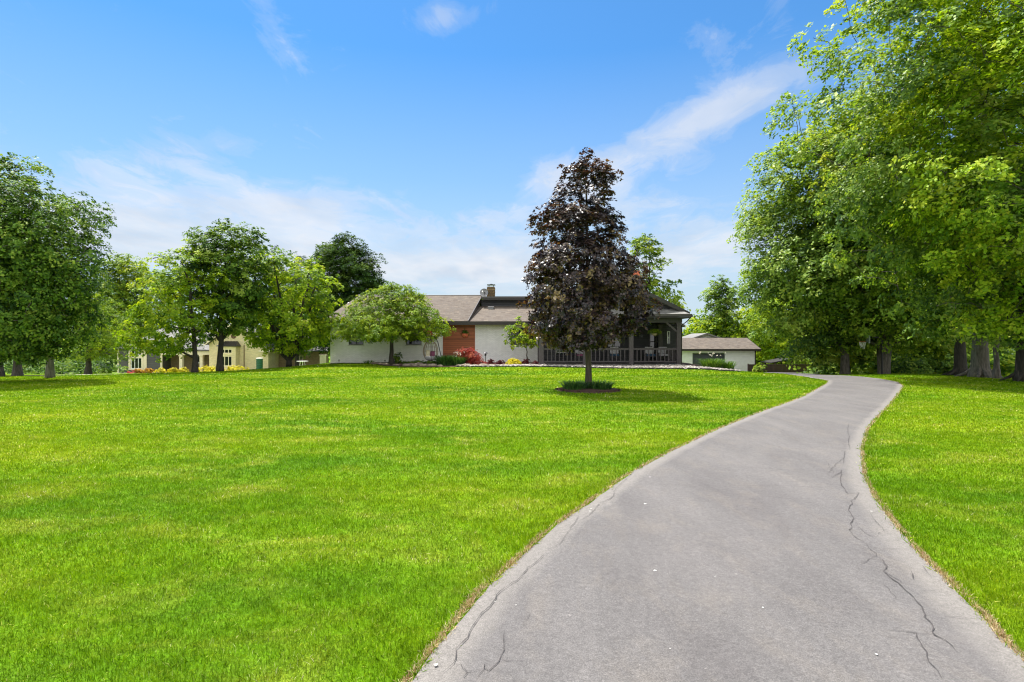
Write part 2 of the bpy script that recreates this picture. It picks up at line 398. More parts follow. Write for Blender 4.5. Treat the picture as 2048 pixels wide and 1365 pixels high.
# cracks in the asphalt (traced)
def crack(g, pts, w0=0.006, seed=0, jag=0.0065):
    w0 *= 0.36
    rr = np.random.default_rng(seed)
    P = np.array([on0(*q) for q in pts]); d = np.concatenate([[0], np.cumsum(np.hypot(*np.diff(P, axis=0).T))])
    n = max(6, int(d[-1] / 0.045)); s = np.linspace(0, d[-1], n)
    Q = np.stack([np.interp(s, d, P[:, 0]), np.interp(s, d, P[:, 1])], -1)
    wob = np.cumsum(rr.normal(0, jag, (n, 2)), 0); lin = np.linspace(0, 1, n)[:, None]
    wob = wob - wob[-1] * lin; Q = Q + wob * 0.8 + rr.normal(0, jag * 0.5, (n, 2))
    T = np.gradient(Q, axis=0); T /= np.linalg.norm(T, axis=1)[:, None] + 1e-9; N = np.stack([-T[:, 1], T[:, 0]], -1)
    wd = w0 * (0.35 + rr.random(n) * 1.0) * np.clip(np.minimum(lin[:, 0], 1 - lin[:, 0]) * 8, 0.15, 1)
    b = len(g.v)
    for i in range(n):
        z = gz(Q[i, 0], Q[i, 1]) + 0.0205 + max(0, (Q[i, 1] - 15) * 0.002)
        g.v.append((Q[i, 0] + N[i, 0] * wd[i], Q[i, 1] + N[i, 1] * wd[i], z)); g.v.append((Q[i, 0] - N[i, 0] * wd[i], Q[i, 1] - N[i, 1] * wd[i], z))
    for i in range(n - 1): g.f.append((b + 2 * i, b + 2 * i + 1, b + 2 * i + 3, b + 2 * i + 2))
def c5(*q): return [(800 + x / 2.935, 900 + y / 2.935) for x, y in q]
def c6(*q): return [(1448 + x / 2.935, 900 + y / 2.935) for x, y in q]
g = G()
for i, (pts, w_) in enumerate((
    (c5((200, 1365), (310, 1280), (345, 1190), (420, 1120), (470, 1020), (560, 940), (620, 850), (720, 780), (850, 640), (855, 605)), .0065),
    (c5((855, 610), (930, 570), (1010, 470), (1050, 395)), .005), (c5((1040, 440), (1120, 380), (1160, 325), (1250, 285), (1280, 225), (1340, 165), (1400, 125)), .006),
    (c5((430, 1365), (500, 1270), (520, 1325), (600, 1260), (620, 1180), (615, 1080)), .006), (c5((310, 1280), (350, 1280), (390, 1320), (480, 1310)), .004), (c5((600, 1250), (750, 1268)), .003),
    (c5((340, 1210), (290, 1195), (270, 1160)), .003), (c5((735, 1030), (780, 975)), .003), (c5((620, 850), (560, 835)), .003), (c5((380, 1365), (390, 1325)), .004),
    (c5((1460, 215), (1560, 218), (1700, 222)), .004), (c5((1580, 90), (1740, 95)), .005),
    (c6((40, 218), (200, 224), (420, 226), (640, 232)), .006), (c6((80, 105), (300, 122), (570, 132)), .006),
    (c6((600, 140), (630, 175), (690, 130), (700, 210), (730, 270), (800, 262), (740, 310), (725, 365), (775, 420), (765, 500), (780, 535), (840, 570), (860, 635)), .010),
    (c6((860, 635), (930, 650), (970, 700), (960, 740), (1000, 775), (1110, 870), (1160, 950), (1220, 1030), (1245, 1110), (1310, 1140), (1385, 1220)), .011),
    (c6((700, 52), (610, 150)), .006), (c6((780, 460), (830, 510), (880, 530)), .006), (c6((850, 590), (960, 590), (1100, 600)), .004), (c6((850, 590), (900, 630), (800, 690)), .005),
    (c6((1060, 1080), (1110, 1090), (1140, 1150), (1180, 1200), (1190, 1260), (1240, 1310), (1270, 1365)), .010), (c6((940, 1085), (1060, 1090), (1240, 1105)), .004),
    (c6((930, 720), (1060, 800), (960, 780)), .005), (c6((1095, 720), (1110, 775)), .006), (c6((1150, 840), (1250, 835), (1300, 850)), .004), (c6((1160, 690), (1220, 770)), .004),
    (c6((930, 790), (980, 850), (1020, 895)), .004), (c6((1220, 1005), (1320, 1000), (1430, 1005)), .004), (c6((860, 380), (930, 480), (890, 530)), .004), (c6((600, 70), (640, 150)), .004),
    ([(1700, 850), (1690, 880), (1700, 905)], .008), ([(1560, 900), (1650, 902), (1700, 900)], .006), ([(1660, 830), (1700, 826)], .008), ([(1690, 905), (1686, 930)], .008))):
    crack(g, pts, w_, i)
M['crack'] = plain('crack', (.050, .045, .045), 0.95, 0.4, 20, bmp=0)
tag(g.build('driveway_cracks', M['crack']), kind='structure')
# pale flat spots on the asphalt
g = G()
for (px, row, r_) in ((1310, 1147, .030), (872, 1338, .03), (1743, 1027, .03), (1290, 1012, .035), (1182, 1022, .022), (1526, 1222, .02), (1753, 1317, .02), (1032, 1217, .012), (1340, 1305, .01), (1300, 958, .03), (1180, 1027, .03), (1430, 1160, .01), (990, 1210, .012)):
    x, y = on0(px, row); n = 9; r_ *= .5
    g.poly([(x + r_ * (0.7 + .3 * math.sin(k * 2.3 + px)) * math.cos(2 * math.pi * k / n), y + r_ * 0.9 * (0.8 + .2 * math.cos(k * 3.1)) * math.sin(2 * math.pi * k / n), 0.0205) for k in range(n)])
tag(g.build('driveway_paint_spots', plain('spot', (.42, .41, .39), 0.8, .15, 30, bmp=0)), kind='structure')

# ------------------------------------------------------------------ grass
def blades(rr, X, Y, hgt, wid, lean=0.85, segs=2):
    n = len(X); Z = ground(X, Y)
    az_ = rr.random(n) * 2 * np.pi; ln = np.abs(rr.normal(0, lean, n)).clip(0, 1.4) * hgt
    tw = rr.random(n) * np.pi
    b = np.stack([X, Y, Z - 0.004], -1)
    top = b + np.stack([np.cos(az_) * ln, np.sin(az_) * ln, hgt * np.sqrt(np.clip(1 - (ln / hgt / 1.6) ** 2, .15, 1))], -1)
    mid = b + (top - b) * np.array([0.38, 0.38, 0.62])
    sd = np.stack([np.cos(tw), np.sin(tw), np.zeros(n)], -1) * wid[:, None] * 0.5
    return np.stack([b - sd, b + sd, mid + sd * .85, top, mid - sd * .85], 1).reshape(-1, 3)
rr = np.random.default_rng(11)
def scatter(y0, y1, dens, margin=1.18):
    wmax = 0.9 * y1 * margin + 0.6
    A = 2 * wmax * (y1 - y0); n = int(A * dens)
    X = rr.uniform(-wmax, wmax, n); Y = rr.uniform(y0, y1, n)
    keep = (np.abs(X) < 0.9 * Y * margin + 0.6)
    keep &= (X < xl(Y) + 0.012 * np.sin(Y * 7.3) + rr.normal(0, .022, n)) | (X > xr(Y) - 0.012 * np.sin(Y * 6.1) + rr.normal(0, .022, n))
    # mulch ring round the purple maple and the house beds stay bare
    keep &= ((X - 2.45) ** 2 / 1.03 ** 2 + (Y - 18.3) ** 2 / 0.98 ** 2) > 1
    keep &= ~((Y > BEDY(X)) & (X > -10.0) & (X < 12.4))
    return X[keep], Y[keep]
def BEDY(X): return np.interp(X, [-14, -9.5, -8.4, -7.0, -5.0, -3.2, -2, 0, 4, 8, 10.8, 12.4], [45, 39.6, 36.6, 35.3, 34.9, 35.0, 34.6, 34.6, 33.9, 32.4, 31.6, 31.2])
VV = []; RR = []
for (y0, y1, dens, h, wd) in ((1.6, 4.0, 12500, .028, .0027), (4.0, 6.5, 7000, .030, .0040), (6.5, 10, 3300, .032, .0062), (10, 16, 1200, .036, .011), (16, 26, 480, .040, .019), (26, 44, 150, .045, .038)):
    X, Y = scatter(y0, y1, dens); n = len(X)
    patch = np.sin(X * 3.1 + np.sin(Y * 2.3) * 1.7) * np.sin(Y * 3.7 + X * 1.1) * .5 + np.sin(X * 9 + Y * 5) * np.sin(Y * 11 - X * 4) * .35
    edge = np.minimum(np.abs(X - xl(Y)), np.abs(X - xr(Y)))
    hh = h * (0.75 + 0.5 * rr.random(n)) * (1 + 0.35 * patch) * (1 + 0.5 * np.exp(-edge / 0.12))
    r_ = np.clip(0.42 + patch * 0.13 + rr.normal(0, 0.21, n), 0, 0.93)
    odd = rr.random(n); r_ = np.where(odd > 0.92, 0.90 + 0.10 * rr.random(n), r_)
    VV.append(blades(rr, X, Y, np.maximum(hh, .012), wd * (0.7 + .6 * rr.random(n)))); RR.append(r_)
tag(np_mesh('grass', np.concatenate(VV), 5, M['blade'], rnd=np.concatenate(RR)), 'short mown green lawn grass', kind='stuff')
# straw fringe along the driveway
VV = []; RR = []
for side, fx, s_ in (('l', xl, -1), ('r', xr, 1)):
    for (y0, y1, dens, wd, L) in ((1.5, 6, 2600, .0038, .036), (6, 12, 700, .007, .04), (12, 24, 200, .013, .045)):
        n = int((y1 - y0) * dens); Y = rr.uniform(y0, y1, n)
        lump = 0.5 + 0.5 * np.sin(Y * 5.3 + s_) * np.sin(Y * 2.1)
        X = fx(Y) + s_ * (rr.normal(0.014, 0.014, n) + 0.05 * lump ** 3 * (rr.random(n) - .35))
        kp = rr.random(n) < 0.12 + 0.80 * (0.5 + 0.5 * np.sin(Y * 2.7 + 2 * s_) * np.sin(Y * 9.1 + 1)); X, Y = X[kp], Y[kp]; n = len(X)
        V_ = blades(rr, X, Y, L * (0.5 + rr.random(n)) * 0.55, wd * (0.7 + .6 * rr.random(n)), lean=1.2)
        V_[:, 2] += 0.012
        VV.append(V_); RR.append(rr.random(n))
tag(np_mesh('straw', np.concatenate(VV), 5, M['straw'], rnd=np.concatenate(RR)), 'dry straw coloured grass fringe along the driveway edges', kind='stuff')

# ------------------------------------------------------------------ trees
def unit(rr, n):
    v = rr.normal(size=(n, 3)); return v / np.linalg.norm(v, axis=1)[:, None]
def leaf_quads(rr, P, N, size, aspect=0.62, nper=4, jit=0.35, fold=0.0):
    """leaf-shaped faces at P facing N"""
    n = len(P); N = N / (np.linalg.norm(N, axis=1)[:, None] + 1e-9)
    A = np.cross(N, unit(rr, n)); A /= np.linalg.norm(A, axis=1)[:, None] + 1e-9; B = np.cross(N, A)
    L = size * (1 - jit + 2 * jit * rr.random(n)); A = A * L[:, None] * .5; B = B * L[:, None] * .5 * aspect
    if nper == 4:
        return np.stack([P - A, P + B + A * .1, P + A, P - B + A * .1], 1).reshape(-1, 3)
    if nper == 8:   # lobed leaf
        return np.stack([P - A, P - A * .25 + B * .55, P - A * .15 + B * 1.25, P + A * .35 + B * .5, P + A * 1.05, P + A * .35 - B * .5, P - A * .15 - B * 1.25, P - A * .25 - B * .55], 1).reshape(-1, 3)
    return np.stack([P - A, P - A * .2 + B, P + A * .7 + B * .45, P + A, P - A * .2 - B], 1).reshape(-1, 3)
def crown_leaves(rr, cl, cr, per, size, flat=0.6, axis=None, aspect=0.62, nper=4, upw=0.55, droop=0.3, csig=0.16, lsig=0.15, spray=16):
    """clumps -> leafy sprays -> leaves; each spray hangs at its own tilt so that it catches the light as one"""
    n = len(cl); k = rr.poisson(0.82 * per / spray * (cr / cr.mean()) ** 2).clip(2); idx = np.repeat(np.arange(n), k); m = len(idx)
    d = unit(rr, m); rad = 0.25 + 0.85 * rr.random(m) ** 0.55; R_ = cr[idx]; off = d * (rad * R_)[:, None]
    off[:, 2] = off[:, 2] * flat - droop * R_ * (rad * np.hypot(d[:, 0], d[:, 1])) ** 2
    S = cl[idx] + off
    ax_ = axis if axis is not None else cl.mean(0)
    out = S - ax_; out /= np.linalg.norm(out, axis=1)[:, None] + 1e-9
    SN = np.array([0, 0, 1]) * upw + out * 0.5 + d * 0.2 + unit(rr, m) * 0.42; SN /= np.linalg.norm(SN, axis=1)[:, None]
    SR = R_ * (0.17 + 0.15 * rr.random(m)) + size * 0.55
    sc_ = rr.normal(0.45, csig, n)[idx] + rr.normal(0, 0.10, m)
    kk = rr.poisson(spray, m).clip(3); jd = np.repeat(np.arange(m), kk); q = len(jd)
    v = unit(rr, q) * (rr.random(q) ** 0.45)[:, None] * SR[jd][:, None]
    nrm = SN[jd]; v = v - nrm * ((v * nrm).sum(1) * 0.66)[:, None]
    v[:, 2] -= 0.35 * (v ** 2).sum(1) / SR[jd]
    P = S[jd] + v
    N = nrm + unit(rr, q) * 0.50
    r_ = np.clip(sc_[jd] + rr.normal(0, lsig, q), 0, 1)
    return leaf_quads(rr, P, N, size * 1.06, aspect, nper), r_
def crown_clusters(rr, cx, cy, sil, n, crad, dfac=0.85, sep=0.68, inner=0.35, lump=0.16):
    """sil: rows of (z, xl, xr) world, the crown's outline; clusters fill it"""
    sil = sorted(sil); zs = np.array([s[0] for s in sil]); a = np.array([s[1] for s in sil]); b = np.array([s[2] for s in sil])
    out = []; ph = rr.random(8) * 6.28; tries = 0; lim = n * 60
    cell = sep * crad
    W = (b - a).max()
    while len(out) < n and tries < lim:
        tries += 1
        z = rr.uniform(zs[0], zs[-1]); l = np.interp(z, zs, a); r = np.interp(z, zs, b)
        if rr.random() > ((r - l) / W) ** 1.5 + 0.12: continue
        mid = (l + r) / 2; hw = max((r - l) / 2, 0.02)
        th = rr.random() * 2 * np.pi
        q = (inner + (1 - inner) * rr.random() ** 0.42) if rr.random() < 0.8 else rr.random()
        lm = 1 + lump * (np.sin(3 * th + ph[0] + z * 1.1) * .6 + np.sin(5 * th + ph[1] - z * 1.7) * .4)
        sh = crad * 0.75 / hw; q = q * lm * (1.04 - min(sh, 0.5))
        q = max(q, 0)
        p = (mid + hw * q * math.cos(th), cy + hw * dfac * q * math.sin(th), z)
        if out and (((np.array(out[-400:]) - p) ** 2).sum(1).min() < cell ** 2): continue
        out.append(p)
    return np.array(out)
def branch_net(g, rr, base, topz, tr, cl, zmin, twig=0.012, wob=0.12, stems=1, sides=8, spread=0.9, flare=1.35):
    """trunk plus limbs reaching every clump"""
    nodes = []; rads = []
    axis_x = cl[:, 0].mean(); axis_y = cl[:, 1].mean(); base = np.array(base)
    for s in range(stems):
        a = 2 * math.pi * s / stems + 0.6; H = topz - base[2]; n = 9
        ex = spread * (0 if stems == 1 else 1); path = []; rs = []
        for i in range(n + 1):
            f = i / n
            p = base + np.array([(axis_x - base[0]) * f ** 2 * 0.7 + math.cos(a) * ex * f ** 0.8, (axis_y - base[1]) * f ** 2 * 0.7 + math.sin(a) * ex * f ** 0.8, H * f])
            p[:2] += rr.normal(0, wob * 0.35, 2) * (f > 0.05) * (0.3 + f)
            r = tr * ((1 - f) ** 0.8 * 0.85 + 0.10) / (1 if stems == 1 else math.sqrt(stems) * .8)
            if i == 0:
                path.append(p + [0, 0, -0.15]); rs.append(r * flare * 1.05)
                path.append(p + [0, 0, 0.06]); rs.append(r * flare); path.append(p + [0, 0, 0.35]); rs.append(r * (1 + (flare - 1) * .35)); continue
            path.append(p); rs.append(r)
        g.tube(path, rs, sides + 4)
        for p, r in zip(path[2:], rs[2:]):
            if p[2] > zmin * 0.7 + base[2] * 0.3: nodes.append(p); rads.append(r)
    if flare > 1.35:      # buttress roots
        for k in range(7):
            th = 2 * math.pi * k / 7 + rr.normal(0, .25); dv = np.array([math.cos(th), math.sin(th), 0]); L = tr * rr.uniform(1.7, 2.6)
            g.tube([base + dv * tr * .45 + [0, 0, tr * 2.0], base + dv * tr * .95 + [0, 0, tr * .75], base + dv * (tr + L * .35) + [0, 0, tr * .18], base + dv * (tr + L) + [0, 0, -.12]], [tr * .30, tr * .34, tr * .24, tr * .08], 8)
    if not nodes: nodes = [path[-1]]; rads = [rs[-1]]
    N = np.array(nodes); RD = np.array(rads)
    order = np.argsort(np.hypot(cl[:, 0] - axis_x, cl[:, 1] - axis_y) + rr.normal(0, .2, len(cl)))
    nl = list(N); rl = list(RD)
    for o in order:
        c = cl[o]; A = np.array(nl); rd = np.array(rl)
        d = A - c; dist = np.sqrt((d ** 2).sum(1)) + 1.6 * np.maximum(d[:, 2] + 0.15 * np.hypot(d[:, 0], d[:, 1]), 0) - rd * 2.0
        j = int(np.argmin(dist)); p0 = A[j]; r0 = max(min(rd[j] * 0.66, 0.12 + 0.035 * np.linalg.norm(c - p0)), twig * 1.15)
        L = np.linalg.norm(c - p0)
        if L < 0.05: continue
        ns = 4; path = [p0]; rs = [r0]
        for i in range(1, ns + 1):
            f = i / ns; q = p0 + (c - p0) * f; q = q + np.array([0, 0, 0.10 * L * math.sin(math.pi * f)]) + rr.normal(0, wob * .25 * min(L, 1.5), 3) * (f < 1)
            r = r0 * (1 - f) + twig * f; path.append(q); rs.append(r)
            nl.append(q); rl.append(r)
        g.tube(path, rs, 5, cap=False)
def tree(name, label, cat, px, Y, sil, tr, leaf, bark, n=120, crad=0.8, per=260, size=0.13, group=None, seed=1, row=None, topf=0.86,
         stems=1, flat=0.6, aspect=0.62, nper=4, upw=0.55, droop=0.3, dfac=0.85, inner=0.35, lump=0.16, zmin=None, ylean=0, twig=0.012, csig=0.16, spread=0.9, flare=1.35, lsig=0.15):
    rr = np.random.default_rng(seed)
    x = PX(px, Y); z = gz(x, Y) if row is None else PZ(row, Y)
    root = thing(name, (x, Y, z), label, cat, group)
    Yc = Y + ylean; S = [(PZ(r_, Yc), PX(a, Yc), PX(b, Yc)) for r_, a, b in sil]
    cl = crown_clusters(rr, x, Y + ylean, S, n, crad, dfac, inner=inner, lump=lump)
    cr = crad * (0.7 + 0.6 * rr.random(len(cl)))
    zt = max(s[0] for s in S); zb = min(s[0] for s in S)
    # clumps shrink towards a pointed top
    zz = np.array(sorted(s[0] for s in S)); ww = np.array([b - a for _, a, b in sorted(S)])
    cr = np.minimum(cr, np.interp(cl[:, 2], zz, ww) * 0.5 + 0.12)
    g = G(); branch_net(g, rr, (x, Y, z), z + (zt - z) * topf, tr, cl, zmin if zmin is not None else zb, twig=twig, stems=stems, spread=spread, flare=flare)
    g.build('trunk', M[bark], root, smooth=True)
    V, r_ = crown_leaves(rr, cl, cr, per, size, flat, np.array([cl[:, 0].mean(), cl[:, 1].mean(), zb * .6 + zt * .4]), aspect, nper, upw, droop, csig, lsig)
    np_mesh('crown', V, nper, M[leaf], root, r_, off=wloc(root))
    return root

# ------------------------------------------------------------------ building materials
def shingle(name, cols):
    m, t, p = mat(name)
    pos = t.new('ShaderNodeNewGeometry').outputs['Position']
    s = t.new('ShaderNodeSeparateXYZ'); t.link(pos, s.inputs[0])
    c = t.new('ShaderNodeCombineXYZ'); t.link(s.outputs[0], c.inputs[0]); t.link(t.math('MULTIPLY', s.outputs[2], 2.5), c.inputs[1])
    b = t.new('ShaderNodeTexBrick'); b.inputs['Scale'].default_value = 1.0
    b.inputs['Brick Width'].default_value = 0.34; b.inputs['Row Height'].default_value = 0.155; b.inputs['Mortar Size'].default_value = 0.006
    b.inputs['Color1'].default_value = (0, 0, 0, 1); b.inputs['Color2'].default_value = (1, 1, 1, 1); b.inputs['Mortar'].default_value = (.1, .1, .1, 1)
    b.inputs['Bias'].default_value = 0.0; t.link(c.outputs[0], b.inputs['Vector'])
    f = t.math('ADD', t.math('MULTIPLY', b.outputs['Color'], 0.55), t.math('MULTIPLY', t.noise(pos, 5, 5, 0.7), 0.5))
    n = len(cols); col = t.ramp(f, [(0.15 + 0.65 * i / (n - 1), q) for i, q in enumerate(cols)])
    col = t.mix(0.6, col, t.ramp(t.noise(pos, 60, 2, 0.6), [(0.3, 0.6), (0.7, 1.35)]), 'MULTIPLY')
    t.link(col, p.inputs['Base Color']); p.inputs['Roughness'].default_value = 0.93
    bump(t, p, b.outputs['Color'], 0.5, 0.02); return m
M['shingle'] = shingle('shingle', [(.048, .034, .026), (.078, .059, .045), (.100, .080, .062), (.086, .070, .058), (.132, .105, .080)])
M['shingle_grey'] = shingle('shingle_grey', [(.10, .097, .094), (.15, .147, .14), (.21, .203, .197)])
def brick(name, col, mort, var=0.06, b=0.8, sc_=1.0):
    m, t, p = mat(name)
    pos = t.new('ShaderNodeNewGeometry').outputs['Position']
    s = t.new('ShaderNodeSeparateXYZ'); t.link(pos, s.inputs[0])
    c = t.new('ShaderNodeCombineXYZ'); t.link(t.math('ADD', s.outputs[0], s.outputs[1]), c.inputs[0]); t.link(s.outputs[2], c.inputs[1])
    br = t.new('ShaderNodeTexBrick'); br.inputs['Scale'].default_value = sc_
    br.inputs['Brick Width'].default_value = 0.21; br.inputs['Row Height'].default_value = 0.075; br.inputs['Mortar Size'].default_value = 0.009
    br.inputs['Color1'].default_value = (*[x * (1 - var) for x in col], 1); br.inputs['Color2'].default_value = (*[x * (1 + var) for x in col], 1)
    br.inputs['Mortar'].default_value = (*mort, 1); t.link(c.outputs[0], br.inputs['Vector'])
    col2 = t.mix(0.5, br.outputs['Color'], t.ramp(t.noise(pos, 1.4, 5, 0.6), [(0.3, 0.82), (0.7, 1.1)]), 'MULTIPLY')
    t.link(col2, p.inputs['Base Color']); p.inputs['Roughness'].default_value = 0.8
    bump(t, p, t.math('SUBTRACT', 1.0, br.outputs['Fac']), b, 0.012); return m
M['white_brick'] = brick('white_brick', (.84, .83, .81), (.68, .67, .65))
M['cream_brick'] = brick('cream_brick', (.72, .60, .36), (.64, .55, .38), .12)
M['tan_brick'] = brick('tan_brick', (.26, .18, .10), (.22, .17, .11), .15)
M['chimney_stone'] = brick('chimney_stone', (.17, .115, .05), (.07, .05, .03), .35, 1.0, .55)
M['red_brick'] = brick('red_brick', (.38, .15, .09), (.30, .24, .2), .3)
def boards(name, a, b, step, axis='z', rough=0.6, gap=0.08):
    """painted or stained boards: grain and a dark joint every step metres"""
    m, t, p = mat(name)
    pos = t.new('ShaderNodeNewGeometry').outputs['Position']
    s = t.new('ShaderNodeSeparateXYZ'); t.link(pos, s.inputs[0])
    v = t.math('DIVIDE', s.outputs[2 if axis == 'z' else 0], step)
    fr = t.math('FRACT', v); fl = t.math('FLOOR', v)
    wn = t.new('ShaderNodeTexWhiteNoise', noise_dimensions='1D'); t.link(fl, wn.inputs['W'])
    sc3 = (1.2, 1.2, 30) if axis == 'z' else (30, 30, 1.2)
    f = t.math('ADD', t.math('MULTIPLY', t.noise(t.mapping(pos, scale=sc3), 1.2, 4, .6), 0.7), t.math('MULTIPLY', wn.outputs['Value'], 0.35))
    col = t.ramp(f, [(0.25, a), (0.75, b)])
    joint = t.ramp(fr, [(0.0, 0.25), (gap, 0.25), (gap + 0.02, 1.0)], 'LINEAR')
    t.link(t.mix(1.0, col, joint, 'MULTIPLY'), p.inputs['Base Color']); p.inputs['Roughness'].default_value = rough
    bump(t, p, joint, 0.6, 0.02); return m
M['cedar'] = boards('cedar', (.17, .045, .014), (.36, .105, .035), 0.14)
M['charcoal_siding'] = boards('charcoal_siding', (.018, .018, .021), (.034, .033, .038), 0.16, gap=.10)
M['grey_siding'] = boards('grey_siding', (.060, .057, .056), (.10, .096, .092), 0.19)
M['fence_board'] = boards('fence_board', (.030, .019, .014), (.060, .039, .028), 0.14, 'x', 0.85, .07)
M['charcoal'] = plain('charcoal', (.040, .037, .037), 0.6, .2, 9)
M['rail_paint'] = plain('rail_paint', (.060, .051, .053), 0.55, .18, 12)
M['fascia'] = plain('fascia', (.026, .020, .018), 0.45, .2, 6)
M['gutter'] = plain('gutter', (.055, .05, .047), 0.35, .15, 6, metal=.3)
M['siding_white'] = plain('siding_white', (.70, .70, .69), 0.55, .06, 3)
M['cream_trim'] = plain('cream_trim', (.72, .62, .47), 0.6, .08, 6)
M['sill'] = plain('sill', (.55, .53, .49), 0.8, .1, 8)
M['white'] = plain('white', (.80, .80, .78), 0.5, .05, 8)
M['garage_door'] = boards('garage_door', (.040, .044, .056), (.065, .070, .085), 0.53, gap=.04)
M['dark_metal'] = plain('dark_metal', (.035, .034, .036), 0.4, .2, 10, metal=.6)
M['zinc'] = plain('zinc', (.18, .18, .185), 0.4, .1, 10, metal=.5)
M['metal_roof'] = plain('metal_roof', (.05, .046, .05), 0.35, .2, 6, metal=.5)
M['door_brown'] = plain('door_brown', (.12, .045, .03), 0.5, .3, 8)
M['terracotta'] = plain('terracotta', (.62, .16, .08), 0.7, .2, 8)
M['bin_green'] = plain('bin_green', (.02, .10, .06), 0.5, .15, 8)
M['cushion_grey'] = plain('cushion_grey', (.38, .37, .38), 0.9, .1, 20)
M['cushion_blue'] = plain('cushion_blue', (.03, .07, .12), 0.9, .2, 20)
M['cushion_plum'] = plain('cushion_plum', (.22, .06, .12), 0.9, .3, 12)
M['wicker'] = plain('wicker', (.30, .24, .17), 0.8, .35, 40)
M['deck'] = boards('deck', (.07, .06, .055), (.12, .10, .09), .14, 'x')
M['concrete'] = plain('concrete', (.46, .40, .34), .9, .15, 4)
M['mulch'] = plain('mulch', (.060, .030, .020), .95, .5, 22, bmp=1)
m, t, p = mat('glass_dark'); p.inputs['Base Color'].default_value = (.012, .015, .018, 1)
p.inputs['Roughness'].default_value = 0.06; p.inputs['Specular IOR Level'].default_value = 0.6; M['glass'] = m
m, t, p = mat('clear_board'); p.inputs['Base Color'].default_value = (.30, .36, .34, 1); p.inputs['Roughness'].default_value = 0.2; M['board'] = m

def wall_open(g, x0, x1, y0, y1, z0, z1, ops):
    """wall along x with rectangular openings (xa, xb, za, zb)"""
    cuts = sorted({x0, x1, *[o[0] for o in ops], *[o[1] for o in ops]})
    for a, b in zip(cuts[:-1], cuts[1:]):
        col = sorted([(o[2], o[3]) for o in ops if o[0] < (a + b) / 2 < o[1]])
        z = z0
        for za, zb in col:
            if za > z: g.box(a, b, y0, y1, z, za)
            z = zb
        if z < z1: g.box(a, b, y0, y1, z, z1)
def siding_wall(g, x0, x1, y, z0, z1, step=0.2, ops=(), d=0.03, back=0.15):
    """lap boards on a wall facing -y"""
    z = z0
    while z < z1 - 1e-4:
        zt = min(z + step, z1)
        segs = [(x0, x1)]
        for o in ops:
            if o[2] < (z + zt) / 2 < o[3]:
                segs = [q for s in segs for q in ((s[0], min(s[1], o[0])), (max(s[0], o[1]), s[1])) if q[1] - q[0] > 0.01]
        for a, b in segs:
            g.slab([(a, y - d, z), (a, y, zt), (a, y + back, zt), (a, y + back, z)], (b - a, 0, 0))
        z = zt
def window(parent, x0, x1, y, z0, z1, nx_=2, nz=1, fr=0.06, mt='dark_metal', sill=True, depth=0.10, label=None):
    g = G()
    g.box(x0, x1, y, y + depth, z0, z0 + fr); g.box(x0, x1, y, y + depth, z1 - fr, z1)
    g.box(x0, x0 + fr, y, y + depth, z0 + fr, z1 - fr); g.box(x1 - fr, x1, y, y + depth, z0 + fr, z1 - fr)
    for i in range(1, nx_):
        c = x0 + (x1 - x0) * i / nx_; g.box(c - fr * .4, c + fr * .4, y + .01, y + depth, z0 + fr, z1 - fr)
    for i in range(1, nz):
        c = z0 + (z1 - z0) * i / nz; g.box(x0 + fr, x1 - fr, y + .015, y + depth, c - fr * .4, c + fr * .4)
    wo_ = g.build('window', M[mt], parent)
    if label: wo_['label'] = label
    g = G(); g.box(x0 + fr * .9, x1 - fr * .9, y + depth * .55, y + depth * .7, z0 + fr * .9, z1 - fr * .9); g.build('pane', M['glass'], wo_)
    if sill:
        g = G(); g.box(x0 - .06, x1 + .06, y - .10, y + .04, z0 - .085, z0 - .002); g.build('sill', M['sill'], wo_)
    return wo_

# ------------------------------------------------------------------ the white brick house with its porch
H = thing('ranch_house', (-1, 41, 0), 'long white painted brick house with cedar panel and dark front porch behind the purple maple', 'house')
WX0 = -13.1
wins = [(PX(697, 41), PX(727, 41), 1.33, 2.5), (PX(812, 41), PX(843, 41), 1.33, 2.5), (PX(1021, 41), 1.75, 1.33, 2.55)]
cedx0, cedx1 = PX(886, 41), PX(950, 41)
g = G()
wall_open(g, WX0, cedx0, 41, 41.25, -0.25, 2.80, wins[:2]); wall_open(g, cedx1, 1.9, 41, 41.25, -0.25, 2.80, wins[2:])
g.box(WX0, WX0 + .25, 41.25, 50, -0.4, 2.80)
g.slab([(WX0, 41.3, 2.8), (WX0, 45.5, 4.7), (WX0, 49.7, 2.8)], (.25, 0, 0))
g.box(WX0, 12.0, 49.8, 50, -0.4, 2.8)
g.build('wall', M['white_brick'], H)
g = G(); g.box(cedx0, cedx1, 40.96, 41.2, -0.2, 2.80); g.build('wood_panel', M['cedar'], H)
for q in wins: window(H, q[0], q[1], 41.06, q[2], q[3], 2, 1, .05)
# left roof: gable with raking ends
e = 40.4; rz = 5.14; ry = 45.5
g = G()
g.slab([(-13.6, e, 2.92), (-3.15, e, 2.92), (-2.44, ry, rz), (-12.2, ry, rz)], (0, 0, .10))
g.slab([(-13.6, 50.6, 2.92), (-12.2, ry, rz), (-2.44, ry, rz), (-2.44, 50.6, 2.92)], (0, 0, .10))
g.slab([(-13.6, e, 2.92), (-12.2, ry, rz), (-13.6, 50.6, 2.92)], (0, 0, .10))
rf = g.build('roof', M['shingle'], H)
g = G(); g.box(-13.62, 1.62, e - .06, e - .003, 2.74, 3.0); g.slab([(-3.15, e - .02, 2.74), (-3.09, e - .02, 2.74), (-2.38, ry, 4.92), (-2.44, ry, 4.92)], (0, 0, .32))
g.box(-13.4, 1.7, e, 41, 2.76, 2.80)
g.build('fascia', M['fascia'], H)
g = G(); g.tube([(-12.3, ry, rz + .10), (-2.4, ry, rz + .10)], .055, 6); g.build('ridge_cap', M['fascia'], rf)
